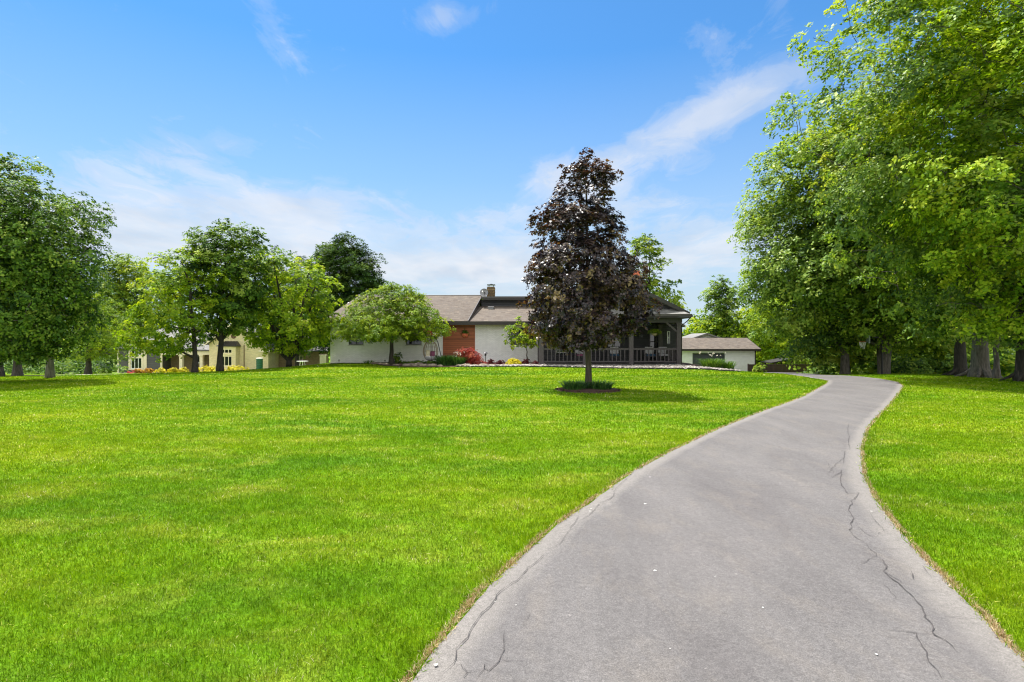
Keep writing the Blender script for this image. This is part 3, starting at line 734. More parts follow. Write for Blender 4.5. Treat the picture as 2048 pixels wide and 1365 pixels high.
# lower roof and clerestory
g = G(); g.slab([(-3.5, e, 2.86), (1.7, e, 2.86), (3.0, 45.0, 4.27), (-2.9, 45.0, 4.27)], (0, 0, .09)); g.box(-3.0, 1.6, 44.95, 45.0, 4.3, 4.36)
r2 = g.build('roof', M['shingle'], H); r2['label'] = 'lower shingle roof below the dark clerestory wall'
g = G(); siding_wall(g, -2.42, 6.0, 45.02, 4.2, 4.86, .17); g.slab([(-3.02, 41.3, 3.1), (-2.62, 45.1, 4.2), (-2.62, 45.1, 4.8)], (.06, 0, 0))
g.build('clerestory_wall', M['charcoal_siding'], H)
g = G(); g.box(-2.44, 6.3, 44.55, 50, 4.93, 5.10); g.build('flat_roof', M['gutter'], H)
g = G(); g.box(-2.3, 6.3, 44.60, 45.02, 4.80, 4.93); g.build('fascia', M['fascia'], H)
g = G(); x = PX(982, 44.2); g.box(x - .2, x + .2, 44.0, 44.3, 4.02, 4.20); g.slab([(x - .25, 43.95, 4.2), (x + .25, 43.95, 4.2), (x + .22, 44.35, 4.27), (x - .22, 44.35, 4.27)], (0, 0, .03)); g.build('roof_vent', M['zinc'], H)
# stone chimney
Y = 46.6; x0, x1 = PX(974, Y), PX(990, Y)
g = G(); g.box(x0, x1, Y - .3, Y + .35, 4.9, 5.95); rs = random.Random(5)
for i in range(46):
    a, b = rs.uniform(x0, x1 - .12), rs.uniform(5.0, 5.82); g.box(a, a + rs.uniform(.1, .2), Y - .3 - rs.uniform(.01, .05), Y - .28, b, b + rs.uniform(.06, .13))
g.slab([(x0 + .03, Y - .27, 5.95), (x1 - .03, Y - .27, 5.95), (x1 - .03, Y + .32, 5.95), (x0 + .03, Y + .32, 5.95)], (0, 0, .08))
ch = g.build('chimney', M['chimney_stone'], H)
g = G(); xm = (x0 + x1) / 2 + .02
for a, b in ((-.18, -.2), (.18, -.2), (.18, .2), (-.18, .2)): g.tube([(xm + a, Y + b, 6.0), (xm + a, Y + b, 6.17)], .015, 6)
g.slab([(xm - .33, Y - .36, 6.17), (xm + .33, Y - .36, 6.17), (xm + .33, Y + .36, 6.17), (xm - .33, Y + .36, 6.17)], (0, 0, .035)); g.lathe((xm, Y, 6.2), [(.16, 0), (.12, .06), (.01, .09)], 12)
g.build('chimney_cap', M['dark_metal'], ch)
# second chimney behind the porch
Y = 47; x0, x1 = PX(1262, Y), PX(1281, Y)
g = G(); g.box(x0, x1, Y - .35, Y + .4, 2.8, 7.0); g.box(x0 - .07, x1 + .07, Y - .42, Y + .47, 6.75, 6.9); c2 = g.build('chimney', M['tan_brick'], H)
c2['label'] = 'tall brick chimney with terracotta flue rising behind the porch'
g = G(); g.box(x0 + .1, x1 - .1, Y - .2, Y + .2, 7.0, 7.4); g.build('flue', M['terracotta'], c2)

# porch
PY = 36.0; px0, px1 = PX(1083, PY), PX(1357, PY); pxs = [px0, PX(1170, PY), PX(1262, PY), px1]
g = G(); g.box(px0 - .12, px1 + .12, PY - .12, 40.9, -.1, .14); g.build('porch_deck', M['deck'], H)
g = G(); g.box(px0 - .14, px1 + .14, PY - .16, PY - .12, -.12, .13); g.build('porch_skirt', M['charcoal'], H)
post0 = None
for x in pxs:
    if post0 is None:
        g = G(); g.box(x - .13, x + .13, PY - .13, PY + .13, 0, 2.76); g.box(x - .16, x + .16, PY - .16, PY + .16, 0.001, .16); g.box(x - .16, x + .16, PY - .16, PY + .16, 2.66, 2.76)
        post0 = g.build('porch_post', M['rail_paint'], H)
    else:
        c = post0.copy(); C.objects.link(c); c.location.x = x - pxs[0]
c = post0.copy(); C.objects.link(c); c.location = (px1 - pxs[0], 4.5, 0)
c = post0.copy(); C.objects.link(c); c.location = (0, 2.4, 0)
def railing(xa, xb):
    g = G(); g.box(xa, xb, PY - .04, PY + .04, 1.04, 1.12); g.box(xa, xb, PY - .07, PY + .07, 1.12, 1.16); g.box(xa, xb, PY - .035, PY + .035, .26, .34)
    r_ = g.build('railing', M['rail_paint'], H); n = round((xb - xa) / .26); b0 = None
    for i in range(1, n):
        x = xa + (xb - xa) * i / n
        if b0 is None:
            g = G(); g.box(x - .026, x + .026, PY - .03, PY + .03, .34, 1.04); b0 = g.build('baluster', M['rail_paint'], r_); bx0 = x
        else:
            c = b0.copy(); C.objects.link(c); c.location.x = x - bx0
for a, b in zip(pxs[:-1], pxs[1:]): railing(a + .13, b - .13)
g = G(); g.box(px1 - .04, px1 + .04, PY + .13, 40.4, 1.04, 1.14); g.box(px1 - .035, px1 + .035, PY + .13, 40.4, .26, .34)
for i in range(1, 16): y = PY + .13 + i * .265; g.box(px1 - .03, px1 + .03, y - .026, y + .026, .34, 1.04)
r_ = g.build('railing', M['rail_paint'], H); r_['label'] = 'railing along the right side of the porch'
g = G(); g.box(px0 - .2, px1 + .2, PY - .12, PY + .12, 2.76, 3.02); g.box(px1 - .12, px1 + .12, PY + .12, 40.9, 2.76, 3.02); g.box(px0 - .12, px0 + .12, PY + .12, 40.9, 2.76, 3.02)
g.build('beam', M['charcoal'], H)
br0 = None
for x, s in ((pxs[0] + .13, 1), (pxs[1] - .13, -1), (pxs[1] + .13, 1), (pxs[2] - .13, -1), (pxs[2] + .13, 1), (pxs[3] - .13, -1)):
    g = G(); g.slab([(x, PY - .06, 2.12), (x, PY - .06, 2.30), (x + s * .55, PY - .06, 2.76), (x + s * .72, PY - .06, 2.76)], (0, .12, 0)); g.build('brace', M['rail_paint'], H)
# roof of the porch: pent eave in front, dark gable, roof planes running back
ex0, ex1 = 1.25, 11.15; ax = (ex0 + ex1) / 2; az_ = 3.24 + .5 * (ex1 - ax)
g = G(); g.slab([(ex0, 35.35, 3.20), (ex1, 35.35, 3.20), (ex1 - .7, 36.32, 3.62), (ex0 + .7, 36.32, 3.62)], (0, 0, .06)); pe = g.build('pent_roof', M['shingle_grey'], H)
g = G(); g.box(ex0 - .02, ex1 + .03, 35.26, 35.35, 3.12, 3.28); g.box(ex1 - .0, ex1 + .09, 35.35, 41, 3.10, 3.24); g.build('gutter', M['gutter'], H)
g = G(); g.box(ex0 + .02, ex1 - .02, 35.36, 36.3, 3.03, 3.08); g.box(ex0 + .05, ex1 - .05, 36.3, 40.9, 3.03, 3.07); g.build('soffit', M['charcoal'], H)
g = G(); z = 3.55
while z < az_ - .2:
    hw = (ex1 - ax) - (z - 3.24) / .5 - .12; g.slab([(ax - hw, 36.3 - .03, z), (ax - hw, 36.3, z + .17), (ax - hw, 36.45, z + .17), (ax - hw, 36.45, z)], (2 * hw, 0, 0)); z += .17
g.build('gable_wall', M['charcoal_siding'], H)
g = G(); d = (0, 14.4, 0)
g.slab([(ex1 + .03, 35.9, 3.20), (ax, 35.9, az_ - .0), (ax, 35.9, az_ + .20), (ex1 + .03, 35.9, 3.42)], d)
g.slab([(ex0 - .03, 35.9, 3.20), (ex0 - .03, 35.9, 3.42), (ax, 35.9, az_ + .20), (ax, 35.9, az_)], d)
g.slab([(ex1 + .04, 40.5, 3.18), (ex1 + .04, 40.5, 3.34), (ex1 + 1.2, 40.5, 2.74), (ex1 + 1.2, 40.5, 2.60)], (0, 9.8, 0))
pr = g.build('roof', M['shingle_grey'], H); pr['label'] = 'grey gable roof over the porch'
g = G()
g.slab([(ex1 + .06, 35.84, 3.16), (ax, 35.84, az_ - .04), (ax, 35.84, az_ + .22), (ex1 + .06, 35.84, 3.42)], (0, .055, 0))
g.slab([(ex0 - .06, 35.84, 3.16), (ex0 - .06, 35.84, 3.42), (ax, 35.84, az_ + .22), (ax, 35.84, az_ - .04)], (0, .055, 0)); g.build('rake_board', M['charcoal'], pr)
# dark wall at the back of the porch with door and windows
doorx0, doorx1 = PX(1298, 41), PX(1326, 41)
bw = [(PX(1112, 41), PX(1137, 41), .75, 2.1), (PX(1150, 41), PX(1185, 41), .9, 2.2), (PX(1215, 41), PX(1242, 41), .9, 2.2), (doorx0, doorx1, .15, 2.25), (PX(1334, 41), PX(1340, 41), 1.35, 2.3)]
g = G(); siding_wall(g, 2.0, 12.0, 40.95, -.2, 3.0, .18, bw, back=.2); g.box(11.8, 12.0, 41.2, 50, -.4, 2.72)
g.box(px0 + .13, 3.05, 39.2, 39.35, 0, 2.75)
g.build('porch_back_wall', M['charcoal_siding'], H)
for i, q in enumerate(bw):
    if i == 3:
        o = window(H, q[0], q[1], 40.97, q[2], q[3], 2, 3, .09, 'rail_paint', False); o.name = 'french_door'
    else: window(H, q[0], q[1], 40.97, q[2], q[3], 1 if i in (0, 4) else 2, 1 if i != 4 else 2, .05, 'white' if i in (0, 4) else 'rail_paint', False)
# downspout at the porch corner
g = G(); g.tube([(ex1 - .0, 35.4, 3.12), (ex1 - .15, 35.7, 2.85), (px1 + .2, 35.98, 2.6), (px1 + .2, 36.05, .12)], .035, 6); g.build('downspout', M['fascia'], H)

# satellite dish on the ridge
Y = 45.3; x = PX(968, Y); z = PZ(586, Y)
D = thing('satellite_dish', (x, Y, 5.24), 'grey satellite dish standing on the roof ridge beside the stone chimney', 'dish')
g = G(); nrm = Vector((-.25, -.93, .30)).normalized(); u_ = nrm.orthogonal().normalized(); v_ = nrm.cross(u_); cen = Vector((x, Y, z + .02)); rings = []
for sgn, dd in ((1, 0), (-1, -.02)):
    for k, rr_ in enumerate((.34, .26, .14, .0)):
        pass
base = len(g.v); NR = 18; prof = [(.33, .0), (.24, -.05), (.12, -.08), (.01, -.09), (.12, -.095), (.24, -.065), (.33, -.015)]
for (r_, dep) in prof:
    for k in range(NR):
        a = 2 * math.pi * k / NR; g.v.append(tuple(cen + nrm * dep + u_ * r_ * math.cos(a) + v_ * r_ * 1.1 * math.sin(a)))
for i in range(len(prof) - 1):
    for k in range(NR): a = base + i * NR + k; b = base + i * NR + (k + 1) % NR; g.f.append((a, b, b + NR, a + NR))
g.build('reflector', M['zinc'], D, smooth=True)
g = G(); g.tube([cen - nrm * .1, cen - nrm * .16, (x, Y, 5.5), (x, Y, 5.2)], .025, 6); g.build('mast', M['zinc'], D)
g = G(); g.tube([cen + Vector((0, 0, -.33)), cen + nrm * .38 + Vector((0, 0, -.12))], .014, 6); g.tube([cen + nrm * .36 + Vector((0, 0, -.12)), cen + nrm * .46 + Vector((0, 0, -.06))], .04, 8); g.build('feed_arm', M['white'], D)

# ------------------------------------------------------------------ garage
GY = 67.0; gx0, gx1 = 18.2, PX(1511, GY)
A = thing('garage', (24, 69, -2.1), 'detached garage with pale lap siding, brown shingle roof and dark door', 'garage')
dr = (PX(1385, GY), PX(1449, GY), -2.2, PZ(707, GY))
g = G(); siding_wall(g, gx0, gx1, GY, -2.6, .58, .2, [dr], .03, .2); g.box(gx1 - .2, gx1, GY + .2, 74, -2.6, .58); g.slab([(gx1 - .2, GY, .58), (gx1 - .2, 70.5, 1.75), (gx1 - .2, 74, .58)], (.2, 0, 0))
g.build('wall', M['siding_white'], A)
g = G(); g.box(dr[0] + .12, dr[1] - .12, GY + .08, GY + .14, -2.4, dr[3] - .12); gd = g.build('garage_door', M['garage_door'], A)
g = G(); g.box(dr[0], dr[0] + .12, GY - .06, GY + .16, -2.5, dr[3]); g.box(dr[1] - .12, dr[1], GY - .06, GY + .16, -2.5, dr[3]); g.box(dr[0] + .12, dr[1] - .12, GY - .06, GY + .16, dr[3] - .12, dr[3]); g.build('door_frame', plain('frame_green', (.05, .06, .058), .5), A)
g = G(); g.box(gx1 - .10, gx1 + .02, GY - .07, GY + .1, -2.6, .55); g.build('corner_board', M['fascia'], A)
g = G(); g.slab([(gx0 - .3, GY - .45, .58), (gx1 + .45, GY - .45, .58), (gx1 + .45, 70.5, 1.90), (gx0 - .3, 70.5, 1.90)], (0, 0, .09)); g.slab([(gx0 - .3, 70.5, 1.90), (gx1 + .45, 70.5, 1.90), (gx1 + .45, 74.4, .58), (gx0 - .3, 74.4, .58)], (0, 0, .09))
g.build('roof', M['shingle'], A)
g = G(); g.box(gx0 - .3, gx1 + .47, GY - .52, GY - .453, .44, .66); g.slab([(gx1 + .452, GY - .45, .46), (gx1 + .452, 70.5, 1.80), (gx1 + .452, 70.5, 1.99), (gx1 + .452, GY - .45, .66)], (.04, 0, 0)); g.build('fascia', M['fascia'], A)
Y = 71; a, b, ap, zb = PX(1372, Y), PX(1455, Y), PX(1412, Y), 1.75; zt = PZ(666.5, Y)
g = G(); g.slab([(a + .2, Y, zb), (b - .2, Y, zb), (ap, Y, zt - .12)], (0, .2, 0)); g.build('gable_wall', M['sill'], A)
g = G()
for s_ in ((a, ap), (ap, b)):
    za, zc = (zb, zt) if s_[0] == a else (zt, zb)
    g.slab([(s_[0], Y - .35, za), (s_[1], Y - .35, zc), (s_[1], Y - .35, zc - .17), (s_[0], Y - .35, za - .17)], (0, 6, 0))
g.build('gable_roof', M['shingle_grey'], A)

# ------------------------------------------------------------------ fence and low shed
FY = 62
S = thing('board_fence', (PX(1570, FY), FY, gz(PX(1570, FY), FY)), 'dark brown board fence at the end of the driveway beside the garage', 'fence')
fx0, fx1 = PX(1497, FY), PX(1633, FY); zt = PZ(729, FY)
g = G(); x = fx0; rs = random.Random(3)
while x < fx1: g.box(x, min(x + .135, fx1), FY, FY + .03, -3.2, zt + rs.uniform(-.015, .015)); x += .145
g.build('boards', M['fence_board'], S)
for i in range(6):
    x = fx0 + (fx1 - fx0) * i / 5; g = G(); g.box(x - .06, x + .06, FY + .035, FY + .15, -3.2, zt + .05); g.build('post', M['fence_board'], S)
g = G(); g.box(fx0, fx1, FY - .04, FY - .003, zt - .08, zt - .0); g.build('rail', M['fence_board'], S)
SY = 64; sx0, sxm, sx1 = PX(1543, SY), PX(1586, SY), PX(1646, SY)
S = thing('low_shed', ((sx0 + sx1) / 2, SY + 1.5, -2.4), 'low open shed with a shallow brown roof behind the dark board fence', 'shed')
ze, zr_ = PZ(725.5, SY), PZ(717.5, SY)
g = G(); g.slab([(sx0, SY, ze), (sxm, SY, zr_), (sxm, SY, zr_ - .12), (sx0, SY, ze - .10)], (0, 3, 0)); g.slab([(sxm, SY, zr_), (sx1, SY, ze + .0), (sx1, SY, ze - .14), (sxm, SY, zr_ - .14)], (0, 3, 0)); g.build('roof', M['fascia'], S)
for x in (sx0 + .5, sxm, sx1 - .6):
    for y in (SY + .25, SY + 2.7):
        g = G(); g.box(x - .07, x + .07, y - .07, y + .07, -3.0, ze - .06 + (zr_ - ze) * (1 if x == sxm else .2)); g.build('post', M['fence_board'], S)
g = G(); g.box(sx0 + .5, sx1 - .6, SY + 2.77, SY + 2.85, -3, -2.1); g.build('back_wall', M['fence_board'], S)

# ------------------------------------------------------------------ neighbouring house
NY = 62.0
def nx_(px): return PX(px, NY)
def nz_(r_): return PZ(r_, NY)
Nh = thing('brick_house', (nx_(400), NY + 3, -2.1), 'cream brick and grey sided house with light grey roofs behind the trees on the left', 'house')
bz = -2.9
gw = [(nx_(262), nx_(284), nz_(738), nz_(692))]
g = G(); siding_wall(g, nx_(237), nx_(324), NY, bz, nz_(697), .19, gw); g.box(nx_(237), nx_(324), NY + .2, NY + 8, bz, nz_(697)); g.build('grey_wall', M['grey_siding'], Nh)
for a, b in ((235.5, 238.5), (288, 294), (321.5, 324.5)): g = G(); g.box(nx_(a), nx_(b), NY - .08, NY + .1, bz, nz_(697)); g.build('corner_board', M['cream_trim'], Nh)
g = G(); g.box(nx_(258), nx_(262.2), NY - .1, NY + .1, nz_(740.5), nz_(690)); g.box(nx_(283.8), nx_(288), NY - .1, NY + .1, nz_(740.5), nz_(690)); g.box(nx_(262.2), nx_(283.8), NY - .1, NY + .1, nz_(740.5), nz_(738)); g.box(nx_(262.2), nx_(283.8), NY - .1, NY + .1, nz_(716), nz_(711)); g.box(nx_(262.2), nx_(283.8), NY - .1, NY + .1, nz_(692.5), nz_(690))
g.build('window_surround', M['cream_trim'], Nh)
window(Nh, nx_(262.2), nx_(283.8), NY - .02, nz_(738), nz_(716), 3, 1, .06, 'white', False); window(Nh, nx_(262.2), nx_(283.8), NY - .02, nz_(711), nz_(692.5), 3, 1, .06, 'white', False)
# recessed entry
g = G(); wall_open(g, nx_(324), nx_(430), NY + 1.6, NY + 1.8, bz, nz_(700), [(nx_(371), nx_(386), nz_(727), nz_(705)), (nx_(405), nx_(425), nz_(743), nz_(705))]); g.build('entry_wall', M['tan_brick'], Nh)
window(Nh, nx_(371), nx_(386), NY + 1.62, nz_(727), nz_(705), 2, 1, .06, 'white')
g = G(); g.box(nx_(405), nx_(414.8), NY + 1.66, NY + 1.74, nz_(743), nz_(705)); g.box(nx_(415.2), nx_(425), NY + 1.66, NY + 1.74, nz_(743), nz_(705)); dd = g.build('door', M['door_brown'], Nh)
g = G()
for a in (407, 416.5): g.box(nx_(a), nx_(a + 6), NY + 1.63, NY + 1.655, nz_(725), nz_(707)); g.box(nx_(a), nx_(a + 6), NY + 1.63, NY + 1.655, nz_(741), nz_(728))
g.build('door_panel', M['door_brown'], dd)
for a in (362.5, 403): g = G(); g.box(nx_(a - 3), nx_(a + 3), NY - .1, NY + .25, bz, nz_(710)); g.box(nx_(a - 4), nx_(a + 4), NY - .16, NY + .3, nz_(713), nz_(710) + .001); g.build('column', M['cream_trim'], Nh)
g = G(); g.box(nx_(324.6), nx_(429.5), NY - .16, NY + .3, nz_(710) + .002, nz_(703)); g.build('fascia', M['cream_trim'], Nh)
g = G(); g.slab([(nx_(232), NY - .4, nz_(698)), (nx_(432), NY - .4, nz_(702)), (nx_(432), NY + 5, nz_(652)), (nx_(285), NY + 5, nz_(650))], (0, 0, .1)); g.slab([(nx_(232), NY - .4, nz_(698)), (nx_(285), NY + 5, nz_(650)), (nx_(232), NY + 10, nz_(698))], (0, 0, .1)); g.build('roof', M['shingle_grey'], Nh)
# gabled brick front with bay window
gy = NY - 1.2; ax_, azt = nx_(479), nz_(650); rx, rzz = nx_(552), nz_(703); lx, lz = nx_(424), nz_(690)
g = G(); g.slab([(nx_(430), gy, bz), (nx_(546), gy, bz), (nx_(546), gy, nz_(700)), (ax_, gy, azt - .12), (nx_(430), gy, nz_(688))], (0, .25, 0)); g.box(nx_(430), nx_(430) + .2, gy + .25, NY + 6, bz, nz_(695)); g.box(nx_(546) - .2, nx_(546), gy + .25, NY + 6, bz, nz_(702)); g.build('wall', M['cream_brick'], Nh)
g = G(); g.slab([(ax_, gy - .45, azt), (rx, gy - .45, rzz), (rx, gy - .45, rzz + .14), (ax_, gy - .45, azt + .14)], (0, 8, 0)); g.slab([(lx, gy - .45, lz), (ax_, gy - .45, azt), (ax_, gy - .45, azt + .14), (lx, gy - .45, lz + .14)], (0, 8, 0))
gr = g.build('gable_roof', M['shingle_grey'], Nh)
g = G(); g.slab([(ax_, gy - .5, azt - .1), (rx, gy - .5, rzz - .1), (rx, gy - .5, rzz + .14), (ax_, gy - .5, azt + .15)], (0, .045, 0)); g.slab([(lx, gy - .5, lz - .1), (ax_, gy - .5, azt - .1), (ax_, gy - .5, azt + .15), (lx, gy - .5, lz + .14)], (0, .045, 0)); g.slab([(nx_(531), gy - .5, nz_(701)), (nx_(555), gy - .5, nz_(701)), (nx_(553), gy - .02, nz_(699)), (nx_(534), gy - .02, nz_(699))], (0, 0, -.14)); g.build('rake_board', M['cream_trim'], gr)
g = G(); c = (nx_(478), gy, nz_(673)); n = 20
for k in range(n):
    a0, a1 = 2 * math.pi * k / n, 2 * math.pi * (k + 1) / n
    g.slab([(c[0] + .20 * math.cos(a0), gy - .05, c[2] + .20 * math.sin(a0)), (c[0] + .26 * math.cos(a0), gy - .05, c[2] + .26 * math.sin(a0)), (c[0] + .26 * math.cos(a1), gy - .05, c[2] + .26 * math.sin(a1)), (c[0] + .20 * math.cos(a1), gy - .05, c[2] + .20 * math.sin(a1))], (0, .05, 0))
for i in range(-3, 4): hw = math.sqrt(max(.04 - (i * .055) ** 2, .0001)); g.box(c[0] - hw, c[0] + hw, gy - .04, gy - .005, c[2] + i * .055 - .018, c[2] + i * .055 + .018)
g.build('round_vent', M['door_brown'], Nh)
byy = gy - .9; bx0_, bx1_ = nx_(457), nx_(490)
bo = [(nx_(461), nx_(483), nz_(706.5), nz_(698)), (nx_(461), nx_(483), nz_(731), nz_(711.5))]
g = G(); wall_open(g, bx0_, bx1_, byy, byy + .15, bz, nz_(693.5), bo); g.box(bx0_, bx0_ + .15, byy + .15, gy, bz, nz_(693.5)); g.box(bx1_ - .15, bx1_, byy + .15, gy, bz, nz_(693.5)); bay = g.build('bay', M['cream_brick'], Nh)
g = G(); zf, zk = nz_(693), nz_(684)
P_ = [(bx0_ - .15, byy - .15, zf), (bx1_ + .15, byy - .15, zf), (bx1_ - .2, gy, zk), (bx0_ + .3, gy, zk)]; g.slab(P_, (0, 0, .05)); g.slab([(bx1_ + .15, byy - .15, zf), (bx1_ + .15, gy, zf), (bx1_ - .2, gy, zk)], (0, 0, .05))
for i in range(9): f = i / 8; a = Vector(P_[0]).lerp(Vector(P_[1]), f); b = Vector(P_[3]).lerp(Vector(P_[2]), f); g.tube([a + Vector((0, 0, .07)), b + Vector((0, 0, .07))], .025, 4)
g.build('bay_roof', M['metal_roof'], bay)
for q in bo: window(Nh, q[0], q[1], byy + .03, q[2], q[3], 3, 1, .07, 'cream_trim', False)
g = G(); g.tube([(nx_(499), gy - .06, nz_(690)), (nx_(499), gy - .06, bz)], .04, 6); g.build('downspout', M['door_brown'], Nh)
# wing to the right, partly behind the many stemmed tree
wy = NY + 1.5
g = G(); wall_open(g, PX(540, wy), PX(655, wy), wy, wy + .25, bz, PZ(704, wy), [(PX(536 + 10, wy), PX(548 + 8, wy), PZ(730, wy), PZ(712, wy)), (PX(590, wy), PX(606, wy), PZ(732, wy), PZ(712, wy))]); wg = g.build('wing_wall', M['tan_brick'], Nh)
window(Nh, PX(546, wy), PX(556, wy), wy + .05, PZ(730, wy), PZ(712, wy), 2, 1, .06, 'cream_trim'); window(Nh, PX(590, wy), PX(606, wy), wy + .05, PZ(732, wy), PZ(712, wy), 2, 1, .06, 'cream_trim')
g = G(); g.slab([(PX(538, wy), wy - .4, PZ(704, wy)), (PX(660, wy), wy - .4, PZ(704, wy)), (PX(655, wy + 5), wy + 5, PZ(672, wy + 5)), (PX(520, wy + 5), wy + 5, PZ(668, wy + 5))], (0, 0, .1)); g.build('wing_roof', M['shingle_grey'], Nh)

# ribbed green barrel beside the neighbour's wall
x, y = PX(519, 57), 57.0; z = gz(x, y)
Bn = thing('barrel', (x, y, z), 'ribbed dark green barrel with pale lid beside the cream brick wall', 'barrel')
pr_ = []
zt = PZ(718, 57) - z
for i in range(8): z0_ = zt * i / 8; pr_ += [(.30, z0_ + .02), (.33, z0_ + zt / 16), (.30, z0_ + zt / 8 - .02)]
g = G(); g.lathe((x, y, z), pr_, 20); g.build('body', M['bin_green'], Bn)
g = G(); g.lathe((x, y, z + zt), [(.33, 0), (.34, .05), (.28, .09), (.02, .11)], 20); g.build('lid', M['sill'], Bn)
# patio table seen under the trees
x, y = PX(605, 56), 56.0; z = gz(x, y)
T_ = thing('garden_table', (x, y, z), 'small pale round garden table under the many stemmed tree', 'table')
g = G(); g.lathe((x, y, z + 1.02), [(.02, 0), (.55, .0), (.57, .03), (.02, .05)], 22); g.build('tabletop', M['white'], T_)
for k in range(4): a = k * math.pi / 2 + .4; g = G(); g.tube([(x + .15 * math.cos(a), y + .15 * math.sin(a), z + 1.02), (x + .42 * math.cos(a), y + .42 * math.sin(a), z - .02)], .03, 6); g.build('leg', M['white'], T_)
# wooden planter near the corner of the house
x, y = PX(646, 46), 46.0; z = gz(x, y)
T_ = thing('planter_box', (x, y, z), 'tall tan planter box left of the white brick wall', 'planter')
g = G(); g.box(x - .2, x + .2, y - .2, y + .2, z - .05, z + .75); g.box(x - .24, x + .24, y - .24, y + .24, z + .751, z + .82); g.build('box', M['concrete'], T_)
g = G(); g.box(x - .18, x + .18, y - .18, y + .18, z + .80, z + .84); g.build('soil', M['mulch'], T_)

# pale paths near the neighbour's house
def ribbon(name, pts, w_, mt, dz_=.012, n=60):
    P = resample(np.array(pts, float), n); T = np.gradient(P, axis=0); T /= np.linalg.norm(T, axis=1)[:, None]; N = np.stack([-T[:, 1], T[:, 0]], -1) * w_ / 2
    g = G()
    for i in range(n - 1):
        q = [P[i] - N[i], P[i + 1] - N[i + 1], P[i + 1] + N[i + 1], P[i] + N[i]]
        g.poly([(a[0], a[1], gz(a[0], a[1]) + dz_ + .02) for a in q])
    return tag(g.build(name, mt), kind='structure')
ribbon('neighbour_driveway', [(-60, 33), (-42, 34.5), (-30, 36.5), (-27, 40), (-31, 52)], 2.4, M['concrete'])
ribbon('neighbour_path', [(-46, 58.2), (-41, 58.8), (-34, 59.0), (-28, 59.2)], 1.0, M['concrete'])

# ------------------------------------------------------------------ basketball hoop
Y = 33.8; xb, zb_ = PX(1737, Y), PZ(674, Y); xp = PX(1764, Y); zg = gz(xp, Y)
B_ = thing('basketball_hoop', (xp, Y, zg), 'basketball hoop with pale backboard seen edge on among the tree trunks', 'hoop')
g = G(); g.tube([(xp, Y, zg - .1), (xp, Y, zb_ - .2), (xp - .15, Y, zb_ - .05), (xb + .05, Y, zb_)], .05, 8); g.build('pole', M['dark_metal'], B_)
g = G(); g.slab([(xb - .16, Y - .34, zb_ - .38), (xb + .14, Y + .5, zb_ - .38), (xb + .14, Y + .5, zb_ + .42), (xb - .16, Y - .34, zb_ + .42)], (.035, -.012, 0)); bb = g.build('backboard', M['board'], B_)
g = G(); rcx = xb - .32; rcz = zb_ - .30
g.tube([(rcx + .18 * math.cos(a), Y + .05 + .18 * math.sin(a), rcz) for a in np.linspace(0, 2 * math.pi, 20)], .012, 5, cap=False); rim = g.build('rim', M['terracotta'], B_)
g = G()
for k in range(12):
    for s_ in (-1, 1):
        g.tube([(rcx + .18 * (1 - .45 * f) * math.cos(k * .5236 + s_ * f * .9), Y + .05 + .18 * (1 - .45 * f) * math.sin(k * .5236 + s_ * f * .9), rcz - .42 * f) for f in (0, .33, .66, 1)], .007, 4, cap=False)
g.build('net', M['white'], rim)
# ------------------------------------------------------------------ big trees on the right
tree('oak_tree', 'tallest broad oak with a stout pale trunk right of the driveway', 'tree', 1960, 27,
     [(-150, 1800, 2250), (-60, 1700, 2300), (0, 1655, 2350), (60, 1640, 2350), (100, 1622, 2350), (130, 1594, 2350), (180, 1584, 2350), (232, 1570, 2350), (262, 1600, 2350), (330, 1640, 2330), (420, 1650, 2300), (520, 1690, 2280), (590, 1760, 2240), (650, 1840, 2150)],
     .33, 'leaf_oak', 'bark_grey', ylean=-3.5, n=400, crad=1.0, per=380, size=.155, seed=3, row=751, stems=1, dfac=.8, lump=.12, flat=.55, flare=1.55, inner=.25)
tree('oak_tree', 'oak with bright yellow green leaves at the right edge of the photo', 'tree', 2047, 23,
     [(-120, 1900, 2350), (0, 1850, 2400), (100, 1815, 2400), (200, 1795, 2400), (300, 1812, 2400), (420, 1790, 2400), (520, 1850, 2400), (620, 1930, 2350), (660, 1960, 2250)],
     .25, 'leaf_bright', 'bark_dark', ylean=-3, n=260, crad=.85, per=360, size=.14, seed=8, row=757, dfac=.8, flat=.55, flare=1.4)
tree('oak_tree', 'dark trunked oak left of the stout pale trunk, foliage over the driveway end', 'tree', 1921, 30,
     [(60, 1850, 2000), (200, 1770, 2060), (330, 1730, 2100), (450, 1700, 2120), (560, 1740, 2080), (630, 1790, 2040)],
     .26, 'leaf_green', 'bark_dark', n=230, crad=1.0, per=300, size=.16, seed=12, row=748, flare=1.6, flat=.55)
tree('oak_tree', 'oak with divided furrowed trunk behind the end of the driveway', 'tree', 1768, 35,
     [(190, 1690, 1800), (240, 1640, 1840), (300, 1600, 1880), (400, 1570, 1920), (500, 1560, 1930), (600, 1590, 1920), (660, 1640, 1880), (690, 1680, 1830)],
     .40, 'leaf_green', 'bark_grey', n=300, crad=1.1, per=330, size=.18, seed=21, row=753, stems=2, spread=1.0, flat=.5, flare=1.1)
tree('oak_tree', 'oak with straight grey trunk nearest the garage, wide crown reaching over the fence', 'tree', 1690, 36.5,
     [(266, 1600, 1700), (285, 1545, 1760), (335, 1502, 1800), (385, 1484, 1840), (440, 1490, 1860), (475, 1482, 1860), (530, 1478, 1850), (570, 1480, 1850), (610, 1520, 1840), (650, 1540, 1820), (690, 1560, 1760), (705, 1580, 1680)],
     .27, 'leaf_oak', 'bark_grey', n=400, crad=1.1, per=340, size=.17, seed=30, row=752, dfac=.8, flat=.5, droop=.45)
